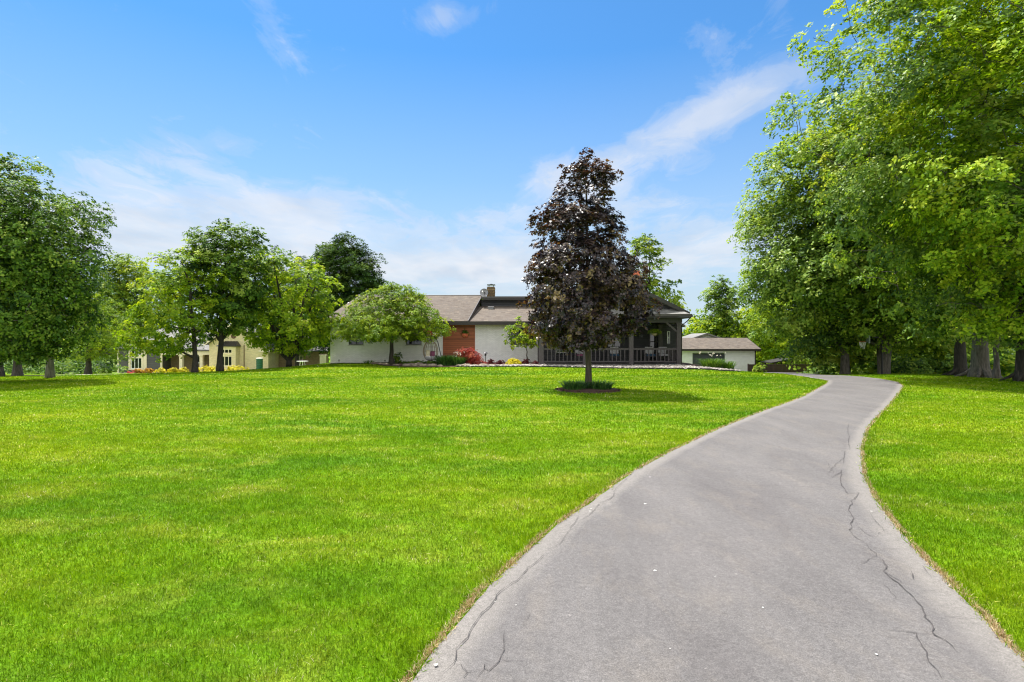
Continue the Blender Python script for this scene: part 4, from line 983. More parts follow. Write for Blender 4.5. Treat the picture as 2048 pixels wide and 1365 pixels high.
tree('slender_tree', 'young leaning tree with a thin trunk between the two thick ones at right', 'tree', 1993, 25.5,
     [(590, 1960, 2040), (560, 1930, 2060), (620, 1940, 2060), (650, 1960, 2040)], .13, 'leaf_green', 'bark_grey', n=40, crad=.5, per=200, size=.11, seed=33, row=755)
tree('understory_tree', 'thin understory tree with dark stem between the oaks behind the driveway', 'tree', 1840, 40,
     [(560, 1800, 1880), (600, 1770, 1900), (650, 1760, 1910), (700, 1780, 1890)], .12, 'leaf_bright', 'bark_dark', n=90, crad=.7, per=190, size=.15, seed=35, row=752)
tree('understory_tree', 'low arching yellow green tree above the board fence', 'tree', 1552, 78,
     [(600, 1500, 1580), (640, 1480, 1610), (680, 1470, 1640), (705, 1490, 1640), (716, 1520, 1620)], .14, 'leaf_bright', 'bark_dark', n=150, crad=1.0, per=180, size=.2, seed=37)
tree('poplar_tree', 'slim grey green tree standing far behind the garage roof', 'tree', 1440, 84,
     [(556, 1432, 1462), (575, 1412, 1476), (600, 1404, 1482), (630, 1406, 1478), (660, 1420, 1468), (680, 1425, 1460)], .22, 'leaf_oak', 'bark_grey', n=75, crad=1.15, per=170, size=.30, seed=41, lump=.5, inner=.1)
tree('maple_tree', 'sparse green tree rising behind the porch roof and brick chimney', 'tree', 1300, 56,
     [(464, 1252, 1276), (490, 1244, 1330), (520, 1240, 1338), (555, 1236, 1342), (590, 1236, 1368), (615, 1240, 1374), (640, 1260, 1350)], .2, 'leaf_green', 'bark', n=110, crad=.85, per=150, size=.21, seed=44, lump=.3)
# ------------------------------------------------------------------ trees on the left
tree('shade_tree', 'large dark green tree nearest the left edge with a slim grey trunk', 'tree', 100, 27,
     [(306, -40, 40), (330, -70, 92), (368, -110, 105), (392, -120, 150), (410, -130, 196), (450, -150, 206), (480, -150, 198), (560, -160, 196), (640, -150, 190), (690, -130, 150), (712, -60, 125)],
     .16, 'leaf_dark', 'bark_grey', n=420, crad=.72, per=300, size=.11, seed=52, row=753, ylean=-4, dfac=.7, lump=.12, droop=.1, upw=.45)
tree('shade_tree', 'pale trunked tree second from the left edge of the photo', 'tree', 35, 36,
     [(470, -20, 80), (560, -60, 110), (640, -80, 115), (700, -60, 100)], .24, 'leaf_green', 'bark_grey', n=90, crad=1.0, per=220, size=.17, seed=55, row=752)
tree('shade_tree', 'tree cut by the left edge with its trunk base flaring onto the grass', 'tree', -3, 33,
     [(480, -120, 20), (560, -150, 60), (660, -150, 60), (700, -120, 40)], .24, 'leaf_dark', 'bark', n=90, crad=1.0, per=220, size=.17, seed=56, row=753)
tree('pine_tree', 'layered yellow green pine left of the grey sided wing', 'tree', 176, 48,
     [(585, 165, 195), (620, 150, 262), (650, 130, 275), (680, 120, 275), (705, 120, 262), (718, 130, 250)], .25, 'leaf_yellow', 'bark', n=70, crad=1.0, per=300, size=.20, aspect=.25, seed=57, row=749, flat=.28, upw=.9, lump=.25)
tree('oak_tree', 'rounded green tree between the large dark tree and the grey sided wing', 'tree', 236, 70,
     [(510, 218, 258), (530, 200, 292), (560, 190, 300), (600, 185, 305), (650, 180, 300), (690, 185, 290)], .3, 'leaf_green', 'bark_dark', n=150, crad=1.4, per=240, size=.26, seed=58)
tree('maple_tree', 'light green maple in front of the grey sided wing, drooping to the left', 'tree', 390, 32,
     [(476, 378, 405), (498, 330, 430), (520, 302, 440), (560, 284, 450), (600, 262, 450), (640, 242, 440), (670, 230, 430), (692, 236, 400), (708, 260, 345)],
     .15, 'leaf_bright', 'bark_dark', n=190, crad=.55, per=150, size=.125, seed=61, row=743, flat=.45, lump=.25, inner=.2)
tree('maple_tree', 'taller deep green maple with a forked dark trunk beside the cream gable', 'tree', 440, 34,
     [(450, 425, 478), (462, 400, 530), (485, 382, 541), (520, 375, 548), (580, 382, 545), (630, 392, 520), (670, 405, 490)],
     .18, 'leaf_dark', 'bark_dark', n=190, crad=.62, per=190, size=.145, seed=64, row=739, lump=.25, flat=.5)
tree('multistem_tree', 'bright green many stemmed tree between the two houses', 'tree', 578, 38,
     [(500, 498, 532), (518, 478, 648), (545, 458, 670), (580, 450, 678), (620, 448, 676), (655, 470, 672), (685, 500, 660), (700, 540, 625)],
     .30, 'leaf_bright', 'bark_dark', n=270, crad=.6, per=170, size=.145, seed=67, row=731, stems=6, spread=2.2, lump=.25, zmin=.6, flat=.55)
tree('pine_tree', 'tall dark pine rising behind the left end of the white brick house', 'tree', 690, 58,
     [(462, 680, 696), (482, 660, 722), (500, 628, 752), (530, 612, 768), (560, 604, 776), (600, 606, 776), (650, 612, 770), (700, 640, 760)],
     .3, 'leaf_pine', 'bark_dark', n=420, crad=.85, per=360, size=.20, aspect=.40, seed=71, flat=.5, upw=.7, lump=.3, inner=.15)
tree('pine_tree', 'narrow dark conifer top peeking above the deep green maple', 'tree', 548, 64,
     [(492, 544, 552), (530, 530, 566), (600, 515, 585), (680, 505, 600)], .22, 'leaf_pine', 'bark_dark', n=110, crad=.8, per=260, size=.22, aspect=.28, seed=72, flat=.45)
tree('pine_tree', 'small conifer top peeking above the many stemmed tree', 'tree', 594, 62,
     [(502, 590, 600), (530, 575, 615), (600, 555, 640), (690, 545, 655)], .22, 'leaf_pine', 'bark_dark', n=120, crad=.8, per=260, size=.22, aspect=.28, seed=73, flat=.45)
tree('hawthorn_tree', 'round wide low tree with yellow green leaves in front of the white brick wall', 'tree', 783, 37.6,
     [(569, 768, 805), (577, 742, 832), (592, 718, 854), (612, 692, 872), (632, 674, 886), (650, 666, 896), (666, 664, 902), (678, 684, 892)],
     .17, 'leaf_yellow', 'bark_dark', n=360, crad=.42, per=260, size=.085, seed=76, row=729, flat=.55, lump=.10, zmin=1.0, topf=.7, droop=.0, csig=.14, upw=.75)
tree('purple_maple', 'conical purple leaved maple standing alone on the front lawn', 'tree', 1177, 18.3,
     [(304, 1169, 1183), (322, 1142, 1200), (338, 1116, 1232), (358, 1104, 1240), (380, 1106, 1238), (404, 1086, 1240), (428, 1064, 1250), (452, 1062, 1250), (480, 1066, 1256), (510, 1050, 1270), (545, 1042, 1286), (570, 1044, 1300), (595, 1036, 1312), (618, 1032, 1314), (638, 1038, 1296), (658, 1050, 1290), (678, 1072, 1270), (694, 1112, 1240)],
     .105, 'leaf_maple', 'bark_maple', n=480, crad=.34, per=170, size=.095, seed=80, row=781, nper=8, flat=.48, lump=.11, dfac=1.0, zmin=1.3, inner=.12, droop=.35, topf=.97, twig=.006, csig=.20, lsig=.2)
# ------------------------------------------------------------------ small trees and shrubs
tree('dogwood_tree', 'small bright green dogwood with forked stem against the white wall', 'tree', 1055, 38.4,
     [(632, 1022, 1048), (645, 1012, 1066), (662, 1004, 1076), (680, 1003, 1080), (690, 1006, 1076), (696, 1018, 1040)],
     .055, 'leaf_bright', 'bark_grey', n=75, crad=.26, per=60, size=.10, seed=84, row=726, flat=.35, stems=1, upw=.8, zmin=.8, topf=.7, lump=.3)
def shrub(name, label, cat, px, Y, w_, h, leaf, size=.05, n=26, per=70, seed=1, group=None, flat=.7, nper=4, row=None, aspect=.6, d=None):
    rr = np.random.default_rng(seed); x = PX(px, Y); z = gz(x, Y) if row is None else PZ(row, Y)
    root = thing(name, (x, Y, z), label, cat, group); d = d or w_ * .8
    th = rr.random(n) * 2 * np.pi; q = rr.random(n) ** .5; hh = rr.random(n)
    rad = np.sqrt(np.clip(1 - (hh * .95) ** 2, .05, 1)); cr0 = min(w_, h) * .28
    P = np.stack([x + np.cos(th) * q * rad * (w_ / 2 - cr0 * .6), Y + np.sin(th) * q * rad * (d / 2 - cr0 * .6), z + cr0 * .5 + hh * (h - cr0 * 1.3)], -1)
    V, r_ = crown_leaves(rr, P, np.full(n, cr0) * (.8 + .4 * rr.random(n)), per, size, flat, np.array([x, Y, z + h * .3]), aspect, nper)
    V[:, 2] = np.maximum(V[:, 2], z + .005)
    np_mesh('foliage', V, nper, M[leaf], root, r_, off=wloc(root))
    g = G()
    for k in range(6):
        c = P[k % n]; g.tube([(x + .03 * math.cos(k), Y + .03 * math.sin(k), z - .05), ((x + c[0]) / 2, (Y + c[1]) / 2, z + (c[2] - z) * .6), tuple(c)], [.018, .012, .006], 5)
    g.build('stem', M['bark'], root)
    return root
def strappy(name, label, cat, px, Y, w_, h, n, leaf='blade_dark', seed=1, d=None, row=None, wid=.022, flowers=0, fl='petal'):
    """clump of long arching leaves"""
    rr = np.random.default_rng(seed); x = PX(px, Y); z = gz(x, Y) if row is None else PZ(row, Y); d = d or w_ * .6
    root = thing(name, (x, Y, z), label, cat)
    th = rr.random(n) * 6.283; q = rr.random(n) ** .5
    bx, by = x + np.cos(th) * q * (w_ / 2 - h * .25), Y + np.sin(th) * q * (d / 2 - h * .15)
    az_ = th + rr.normal(0, .9, n); L = h * (.7 + .5 * rr.random(n)); ln = (.12 + .6 * rr.random(n) * (0.4 + q)) * h
    S = 5; pts = []
    for i in range(S + 1):
        f = i / S; pts.append(np.stack([bx + np.cos(az_) * ln * f ** 1.6, by + np.sin(az_) * ln * f ** 1.6, z + L * (f - .38 * f ** 3)], -1))
    tw = az_ + np.pi / 2 + rr.normal(0, .5, n); sd = np.stack([np.cos(tw), np.sin(tw), 0 * tw], -1)
    V = []; rn = np.clip(rr.normal(.45, .22, n), 0, 1); R2 = []
    for i in range(S):
        a = wid * (1 - (i / S) ** 2 * .9) * .5; b = wid * (1 - ((i + 1) / S) ** 2 * .95) * .5
        V.append(np.stack([pts[i] - sd * a, pts[i] + sd * a, pts[i + 1] + sd * b, pts[i + 1] - sd * b], 1).reshape(-1, 3)); R2.append(rn)
    np_mesh('leaves', np.concatenate(V), 4, M[leaf], root, np.concatenate(R2), off=wloc(root))
    if flowers:
        k = flowers * 3; P = np.repeat(np.stack([x + rr.normal(0, w_ * .22, k), Y + rr.normal(0, d * .2, k), z + h * (.85 + .25 * rr.random(k))], -1), 9, 0) + rr.normal(0, .022, (k * 9, 3))
        np_mesh('flowers', leaf_quads(rr, P, unit(rr, len(P)), .05), 4, M[fl], root, rr.random(k * 9), off=wloc(root))
        g = G()
        for i in range(k): q_ = P[i * 9]; g.tube([(q_[0] * .7 + x * .3, q_[1], z), tuple(q_)], .006, 4)
        g.build('stalk', M['blade_green'], root)
    return root
# bed under the purple maple
mx_, my_ = 2.45, 18.3
g = G(); n = 48; rs = random.Random(2)
for k in range(10):
    pass
ring = lambda s_, dz_: [(mx_ + 1.07 * s_ * (1 + .05 * math.sin(5 * a) + .03 * math.sin(11 * a)) * math.cos(a), my_ + 1.02 * s_ * (1 + .05 * math.cos(4 * a)) * math.sin(a), gz(mx_, my_) + dz_) for a in np.linspace(0, 2 * math.pi, n, endpoint=False)]
rings = [ring(1.02, -.01), ring(.96, .025), ring(.8, .06), ring(.4, .09)]
for a, b in zip(rings[:-1], rings[1:]):
    for i in range(n): g.poly([a[i], a[(i + 1) % n], b[(i + 1) % n], b[i]])
g.poly(rings[-1])
rs = np.random.default_rng(1)
for k in range(900):
    a = rs.random() * 6.28; q = 1.04 * rs.random() ** .5; x, y = mx_ + q * math.cos(a), my_ + q * .93 * math.sin(a); z = gz(x, y) + .03 + .05 * (1 - q / 1.1); c, s_ = math.cos(k), math.sin(k); l, w2 = .045, .015
    g.poly([(x - c * l, y - s_ * l, z), (x + s_ * w2, y - c * w2, z + .02), (x + c * l, y + s_ * l, z + .012), (x - s_ * w2, y + c * w2, z + .004)])
tag(g.build('mulch_bed', M['mulch']), kind='structure')
strappy('daylily_clump', 'ring of dark strap leaved plants round the base of the purple maple, left half', 'plant', 1152, 18.2, 1.0, .44, 620, seed=3, wid=.017, d=1.1)
strappy('daylily_clump', 'dark strap leaved plants right of the purple maple trunk', 'plant', 1198, 18.2, .95, .46, 560, seed=4, wid=.017, d=1.1)
# front beds of the white house: soil, stones, edging
g = G(); bxs = np.linspace(-10, 12.6, 90)
top = [(x, 41.0 if x < 1.7 or x > 10.8 else 35.84) for x in bxs]
bot = [(x, float(BEDY(x)) + .04) for x in bxs]
NS = 14
for i in range(len(bxs) - 1):
    for j in range(NS):
        f0, f1 = j / NS, (j + 1) / NS; q = []
        for (ii, f) in ((i, f0), (i + 1, f0), (i + 1, f1), (i, f1)):
            x = bot[ii][0]; y = bot[ii][1] * (1 - f) + top[ii][1] * f; q.append((x, y, gz(x, y) + .03 + .05 * math.sin(min(f, .5) * math.pi)))
        g.poly(q)
tag(g.build('planting_bed', M['mulch'], smooth=True), kind='structure')
g = G(); bx2 = np.linspace(-13.1, -9.9, 8)
for a, b in zip(bx2[:-1], bx2[1:]): g.poly([(a, 40.3, gz(a, 40.3) + .05), (b, 40.3, gz(b, 40.3) + .05), (b, 41, gz(b, 41) + .05), (a, 41, gz(a, 41) + .05)])
tag(g.build('foundation_bed', M['mulch']), kind='structure')
def pebbles(name, label, area, n, r0, r1, mt, seed):
    rr = np.random.default_rng(seed); V = []; cols = []
    # squashed octahedra with a subdivided equator
    for k in range(n):
        x, y = area(rr); r = rr.uniform(r0, r1); a0 = rr.random() * 6.28; el_ = rr.uniform(.6, 1); z = gz(x, y) + .05 + rr.random() * .05; m_ = 6
        ring1 = [np.array([x + r * math.cos(a0 + k2 * math.pi / 3) * (.85 + .3 * rr.random()), y + r * el_ * math.sin(a0 + k2 * math.pi / 3), z]) for k2 in range(m_)]
        ring2 = [np.array([x, y, z + r * .5]) * .45 + q * .55 + np.array([0, 0, r * .22]) for q in ring1]
        c_ = rr.random()
        for i in range(m_):
            j = (i + 1) % m_; V += [ring1[i], ring1[j], ring2[j], ring2[i]]; cols.append(c_)
            tp = np.array([x, y, z + r * .52]); V += [ring2[i], ring2[j], tp, (ring2[i] + tp) / 2]; cols.append(c_)
    return tag(np_mesh(name, np.array(V), 4, mt, rnd=cols), label, kind='stuff')
m, t, p = mat('stone'); a = t.new('ShaderNodeAttribute', attribute_name='rnd').outputs['Fac']
t.link(t.mix(.5, t.ramp(a, [(0, (.05, .04, .035)), (.25, (.18, .155, .14)), (.6, (.33, .295, .265)), (1, (.50, .46, .42))]), t.ramp(t.noise(t.new('ShaderNodeTexCoord').outputs['Object'], 14, 4), [(.3, .6), (.7, 1.2)]), 'MULTIPLY'), p.inputs['Base Color']); p.inputs['Roughness'].default_value = .85
M['stone'] = m
def gravel_area(rr):
    while True:
        x = rr.uniform(-3.2, 12.5); y0 = float(BEDY(x)); y1 = 35.75 if 1.7 < x < 10.8 else y0 + 2.0 + .5 * math.sin(x)
        if x < 0: y1 = y0 + .9
        y = y0 + (y1 - y0) * rr.random()
        return x, y
pebbles('gravel', 'pale river stones spread in front of the porch', gravel_area, 5200, .035, .085, M['stone'], 6)
g = G(); ex = np.linspace(-3.4, 12.5, 80)
for a, b in zip(ex[:-1], ex[1:]):
    ya, yb_ = float(BEDY(a)), float(BEDY(b)); g.slab([(a, ya, gz(a, ya) - .05), (b, yb_, gz(b, yb_) - .05), (b, yb_, gz(b, yb_) + .09), (a, ya, gz(a, ya) + .09)], (0, .03, 0))
g.slab([(12.5, 31.2, -.1), (12.5, 31.2, gz(12.5, 31.2) + .09), (12.6, 35.5, gz(12.6, 35.5) + .09), (12.6, 35.5, -.3)], (.03, 0, 0))
tag(g.build('bed_edging', M['dark_metal']), 'thin dark edging strip between the lawn and the stones', 'edging')
# boulders of the rock edging on the left part of the bed
def boulder(px, Y, r, seed, label):
    rr = np.random.default_rng(seed); x = PX(px, Y); z = gz(x, Y); g = G(); n = 9; prof = [(.75, -.1), (1, .15), (.85, .5), (.45, .68), (.02, .72)]
    base = []
    for (q, h) in prof:
        base.append([(x + r * q * (1 + .16 * rr.normal()) * math.cos(2 * math.pi * k / n), Y + r * .7 * q * (1 + .16 * rr.normal()) * math.sin(2 * math.pi * k / n), z + .04 + r * .62 * h * (1 + .1 * rr.normal())) for k in range(n)])
    g.v = [p for b in base for p in b]
    for i in range(len(prof) - 1):
        for k in range(n): a = i * n + k; b = i * n + (k + 1) % n; g.f.append((a, b, b + n, a + n))
    o = g.build('boulder', M['boulder'], None, True, loc=(x, Y, z)); tag(o, label, 'rock', 'rocks edging the planting bed')
M['boulder'] = plain('boulder', (.20, .165, .125), .9, .35, 5, bmp=.6)
ROCKS = ['leftmost low rock of the bed edging below the round tree', 'small rock just left of the round tree trunk at the lawn edge', 'rock directly before the round tree trunk', 'rock right of the round tree trunk at the lawn edge', 'broad rock in front of the light grassy clump', 'small rock between the grassy clump and the spreading juniper', 'rock before the left juniper at the lawn edge', 'largest rock below the egg chair at the lawn edge', 'small rock left of the tall strap leaved clump', 'small rock under the front of the tall strap leaved clump', 'flat rock left of the red maple at the lawn edge', 'rock under the middle of the red maple', 'flat rock below the right side of the red maple', 'rock before the burgundy plant beside the red maple', 'last small rock where the pale stones begin', 'rock behind the edging row, beneath the left juniper', 'rock behind the edging row, under the egg chair seat', 'rock behind the edging row, right of the rhododendron']
for i, (px, Y, r) in enumerate(((748, 39.0, .28), (760, 38.2, .22), (772, 37.3, .26), (792, 36.4, .24), (812, 36.0, .30), (830, 35.8, .22), (846, 35.7, .30), (864, 35.5, .34), (880, 35.3, .22), (918, 35.2, .24), (932, 35.1, .34), (950, 35.0, .26), (966, 34.9, .36), (984, 34.9, .28), (1000, 34.9, .22), (838, 36.9, .34), (858, 37.0, .38), (822, 37.2, .3))):
    boulder(px, Y, r, 50 + i, ROCKS[i])
# plants of the bed
strappy('daylily_clump', 'small strappy plant alone against the left white wall', 'plant', 738, 40.4, .85, .38, 120, 'blade_green', 9, d=.7)
shrub('rhododendron', 'rounded dark green shrub right of the round tree trunk', 'shrub', 792, 38.6, 1.15, .95, 'leaf_dark', .09, 30, 60, 91)
strappy('grass_clump', 'low light green grassy clump before the egg chair', 'plant', 815, 37.8, .9, .42, 240, 'blade_green', 92, d=.8, wid=.016)
shrub('juniper', 'low dark spreading juniper left of the hanging egg chair', 'shrub', 836, 37.4, 1.5, .42, 'leaf_dark', .05, 40, 110, 93, flat=.5)
shrub('juniper', 'low dark juniper in front of the egg chair seat', 'shrub', 864, 36.9, 1.1, .40, 'leaf_dark', .05, 30, 110, 94, flat=.5)
strappy('daylily_clump', 'tall dense clump of dark strap leaves below the cedar panel, left of the red maple', 'plant', 893, 36.4, 1.7, 1.0, 620, seed=95, d=1.3, wid=.034)
strappy('daylily_clump', 'dark strap leaves touching the red maple', 'plant', 918, 36.3, 1.1, .85, 340, seed=96, d=1.1, wid=.032, flowers=4)
tree('japanese_maple', 'low weeping red leaved maple under the cedar panel', 'tree', 945, 36.8,
     [(694, 920, 948), (701, 914, 958), (710, 914, 966), (718, 920, 972), (726, 926, 974), (731, 932, 968)], .05, 'leaf_red', 'bark_dark', n=120, crad=.24, per=110, size=.07, seed=97, flat=.4, droop=.5, zmin=.2, topf=.6, aspect=.35, twig=.006)
shrub('coral_bells', 'dark burgundy plant right beside the red maple', 'plant', 982, 36.6, .95, .48, 'leaf_burgundy', .07, 24, 60, 98)
shrub('coral_bells', 'dark burgundy plant left of the bright yellow shrub', 'plant', 1001, 36.8, .72, .45, 'leaf_burgundy', .07, 22, 60, 99)
shrub('golden_shrub', 'bright yellow mounded shrub by the porch', 'shrub', 1028, 36.6, 1.2, .52, 'leaf_gold', .055, 46, 110, 100, nper=4)
shrub('coral_bells', 'dark burgundy plant at the foot of the dogwood stem', 'plant', 1052, 36.9, .8, .5, 'leaf_burgundy', .07, 24, 60, 101)
shrub('coral_bells', 'dark burgundy plant against the left porch post', 'plant', 1071, 36.5, .5, .42, 'leaf_burgundy', .07, 18, 60, 102)
strappy('iris_clump', 'tall strappy clump with pale flowers in front of the garage door', 'plant', 1424, 33.5, 1.5, .98, 520, 'blade_green', 103, d=1.0, wid=.028, flowers=4, fl='petal', row=741)
strappy('daylily_clump', 'light green strappy clump right of the flowering iris', 'plant', 1457, 33.5, .95, .75, 300, 'blade_green', 104, d=.8, row=740.5)
shrub('garden_shrub', 'green leafy shrub at the right corner of the garage', 'shrub', 1521, 48, 1.5, .78, 'leaf_green', .11, 34, 60, 105, row=745)
# neighbour's garden
for px, w_, h, lf, lab, sd in ((277, .95, .75, 'leaf_orange', 'orange mound shrub below the white framed window', 1), (297, .95, .72, 'leaf_orange', 'orange mound shrub at the corner of the grey siding', 2), (322, 1.1, .80, 'leaf_gold', 'golden mound shrub leftmost of the three before the dark entry', 3), (345, 1.1, .78, 'leaf_gold', 'golden mound shrub in the middle of the three before the entry', 4), (366, 1.05, .78, 'leaf_gold', 'golden mound shrub nearest the left column', 5)):
    shrub('mound_shrub', lab, 'shrub', px, 56.5, w_ * 1.15, h * .85, lf, .09, 34, 60, 110 + sd)
for px, w_, lab, sd in ((416, 1.9, 'golden hedge plant below the brown front door', 1), (470, 2.4, 'long low golden planting below the bay window', 2)):
    shrub('mound_shrub', lab, 'shrub', px, 55.5, w_ * 1.4, .80, 'leaf_gold', .09, 60, 60, 120 + sd)
shrub('boxwood', 'big clipped round green bush left of the grey siding', 'shrub', 215, 55, 1.7, 1.0, 'leaf_yellow', .07, 60, 110, 130)
shrub('flower_patch', 'magenta flowers at the foot of the white framed window', 'plant', 262, 56, .9, .35, 'petal_pink', .07, 18, 40, 131)
# ------------------------------------------------------------------ hanging egg chair
cx0, cy0 = PX(862, 38.2), 38.2; z0 = gz(cx0, cy0) + .05
Ec = thing('egg_chair', (cx0, cy0, z0), 'wicker hanging egg chair with cushions under the right side of the round tree', 'chair')
g = G(); ex_, ez = .50, 1.42
def egg(phi, th, s_=1.0):
    r_ = s_ * .50 * math.sin(th) * (1 - .10 * math.cos(th)); return (cx0 - .03 + r_ * math.cos(phi), cy0 + r_ * .85 * math.sin(phi), z0 + .92 - s_ * .70 * math.cos(th) * -1)
for k in range(14):
    phi = R(-30 + 240 * k / 13); g.tube([egg(phi, R(a)) for a in np.linspace(8, 172, 12)], .019, 4, cap=False)
for a in np.linspace(25, 165, 7):
    g.tube([egg(R(f), R(a)) for f in np.linspace(-30, 210, 16)], .017, 4, cap=False)
g.tube([egg(R(-30), R(a)) for a in np.linspace(0, 180, 14)] , .028, 6); g.tube([egg(R(210), R(a)) for a in np.linspace(0, 180, 14)], .028, 6)
g.build('basket', M['wicker'], Ec)
g = G(); g.lathe((cx0 - .03, cy0, z0 + .28), [(.10, -.06), (.30, .0), (.40, .10), (.42, .2), (.36, .25), (.05, .24)], 16, 1, .8); cu = g.build('seat_cushion', M['cushion_grey'], Ec, True)
g = G(); g.slab([(cx0 - .34, cy0 - .05, z0 + .5), (cx0 - .08, cy0 - .12, z0 + .5), (cx0 - .10, cy0 + .02, z0 + .92), (cx0 - .36, cy0 + .08, z0 + .92)], (.03, .12, .02)); g.build('cushion', M['cream_trim'], Ec, bevel=.03)
g = G(); g.slab([(cx0 - .04, cy0 - .12, z0 + .5), (cx0 + .26, cy0 - .05, z0 + .52), (cx0 + .24, cy0 + .05, z0 + .84), (cx0 - .04, cy0 - .0, z0 + .84)], (.0, .12, .02)); g.build('cushion', M['cushion_plum'], Ec, bevel=.03)
g = G(); g.tube([(cx0 + .75, cy0 + .35, z0 + .02), (cx0 + .62, cy0 + .3, z0 + .6), (cx0 + .42, cy0 + .25, z0 + 1.5), (cx0 + .2, cy0 + .1, z0 + 1.86), (cx0 - .03, cy0, z0 + 1.84), (cx0 - .03, cy0, z0 + 1.6)], .028, 8)
g.tube([(cx0 + .5 * math.cos(a), cy0 + .35 + .4 * math.sin(a), z0 + .02) for a in np.linspace(0, 6.283, 22)], .025, 6, cap=False); g.build('stand', M['dark_metal'], Ec)
# small table lantern by the wall
x, y = PX(971, 38.6), 38.6; z = gz(x, y) + .05
L_ = thing('garden_lamp', (x, y, z), 'small dark capped garden lamp beside the red maple', 'lamp')
g = G(); g.tube([(x, y, z), (x, y, z + .55)], .02, 8); g.build('post', M['dark_metal'], L_)
g = G(); g.lathe((x, y, z + .55), [(.06, 0), (.07, .16), (.19, .17), (.05, .25), (.01, .26)], 14); g.build('lamp_head', M['dark_metal'], L_)
for px, Y, lab in ((678, 40.2, 'short black path light at the left white wall'), (770, 39.4, 'short black path light just left of the round tree trunk')):
    x = PX(px, Y); z = gz(x, Y); o = thing('path_light', (x, Y, z), lab, 'lamp', 'path lights along the white wall')
    g = G(); g.tube([(x, Y, z), (x, Y, z + .18)], .015, 6); g.build('stake', M['dark_metal'], o); g = G(); g.lathe((x, Y, z + .18), [(.03, 0), (.03, .07), (.08, .08), (.02, .13)], 12); g.build('lamp_head', M['dark_metal'], o)
# planter hanging on the cedar wall
x, y = PX(930, 40.9), 40.94; z = PZ(676, 40.9)
W_ = thing('wall_planter', (x, y, z), 'terracotta half basket with greenery hanging on the cedar panel', 'planter')
g = G(); n = 14; prof = [(.03, 0), (.14, .05), (.22, .14), (.27, .27), (.29, .30)]
base = len(g.v)
for r_, zz in prof:
    for k in range(n + 1): a = math.pi + math.pi * k / n; g.v.append((x + r_ * math.cos(a), y + r_ * .8 * math.sin(a), z + zz))
for i in range(len(prof) - 1):
    for k in range(n): a = base + i * (n + 1) + k; g.f.append((a, a + 1, a + n + 2, a + n + 1))
g.f.append(tuple(base + (len(prof) - 1) * (n + 1) + k for k in range(n + 1))); g.build('basket', M['terracotta'], W_)
rr = np.random.default_rng(5); P = np.array([x, y - .10, z + .36]) + rr.normal(0, 1, (420, 3)) * [.12, .06, .10]; np_mesh('greenery', leaf_quads(rr, P, unit(rr, 420), .07), 4, M['leaf_dark'], W_, rr.random(420) * .8, off=wloc(W_))
g = G(); g.tube([(x - .26, y - .02, z + .3), (x, y - .01, z + .62), (x + .26, y - .02, z + .3)], .008, 4); g.build('hanger', M['dark_metal'], W_)
# red flowers hanging in a basket under the round tree's edge
x, y = PX(858, 37.9), 37.3; z = PZ(668, y)
W_ = thing('hanging_basket', (x, y, z), 'hanging basket of pink red flowers on a hook at the edge of the round tree', 'planter')
g = G(); g.lathe((x, y, z - .2), [(.02, 0), (.14, .06), (.19, .18)], 14); g.build('basket', M['wicker'], W_)
P = np.array([x, y, z + .1]) + rr.normal(0, 1, (260, 3)) * [.17, .13, .10]; np_mesh('flowers', leaf_quads(rr, P, unit(rr, 260), .09), 4, M['petal_pink'], W_, rr.random(260), off=wloc(W_))
g = G(); g.tube([(x + .26, y, gz(x, y)), (x + .26, y, z + .45), (x + .13, y, z + .6), (x, y, z + .5), (x, y, z)], .012, 6); g.build('hook', M['dark_metal'], W_)
# fern basket hanging in the porch
x, y = PX(1309, 36.4), 36.4; z = PZ(667, y)
W_ = thing('hanging_basket', (x, y, z), 'green fern in a basket hanging from the porch beam at right', 'planter')
g = G(); g.lathe((x, y, z - .18), [(.02, 0), (.15, .06), (.19, .18)], 14); g.build('basket', M['wicker'], W_)
nf = 900; d = unit(rr, nf); d[:, 2] = d[:, 2] * .5 + .1; q = rr.random(nf) ** .5 * .46; P = np.array([x, y, z + .12]) + d * q[:, None]; P[:, 2] -= q ** 2 * .5
np_mesh('fronds', leaf_quads(rr, P, np.array([0, 0, 1]) + unit(rr, nf) * .6, .10, .3), 4, M['leaf_yellow'], W_, np.clip(rr.normal(.5, .2, nf), 0, 1), off=wloc(W_))
g = G()
for a in (0, 2.1, 4.2): g.tube([(x + .18 * math.cos(a), y + .18 * math.sin(a), z), (x, y, 2.70)], .007, 4)
g.build('hanger', M['dark_metal'], W_)
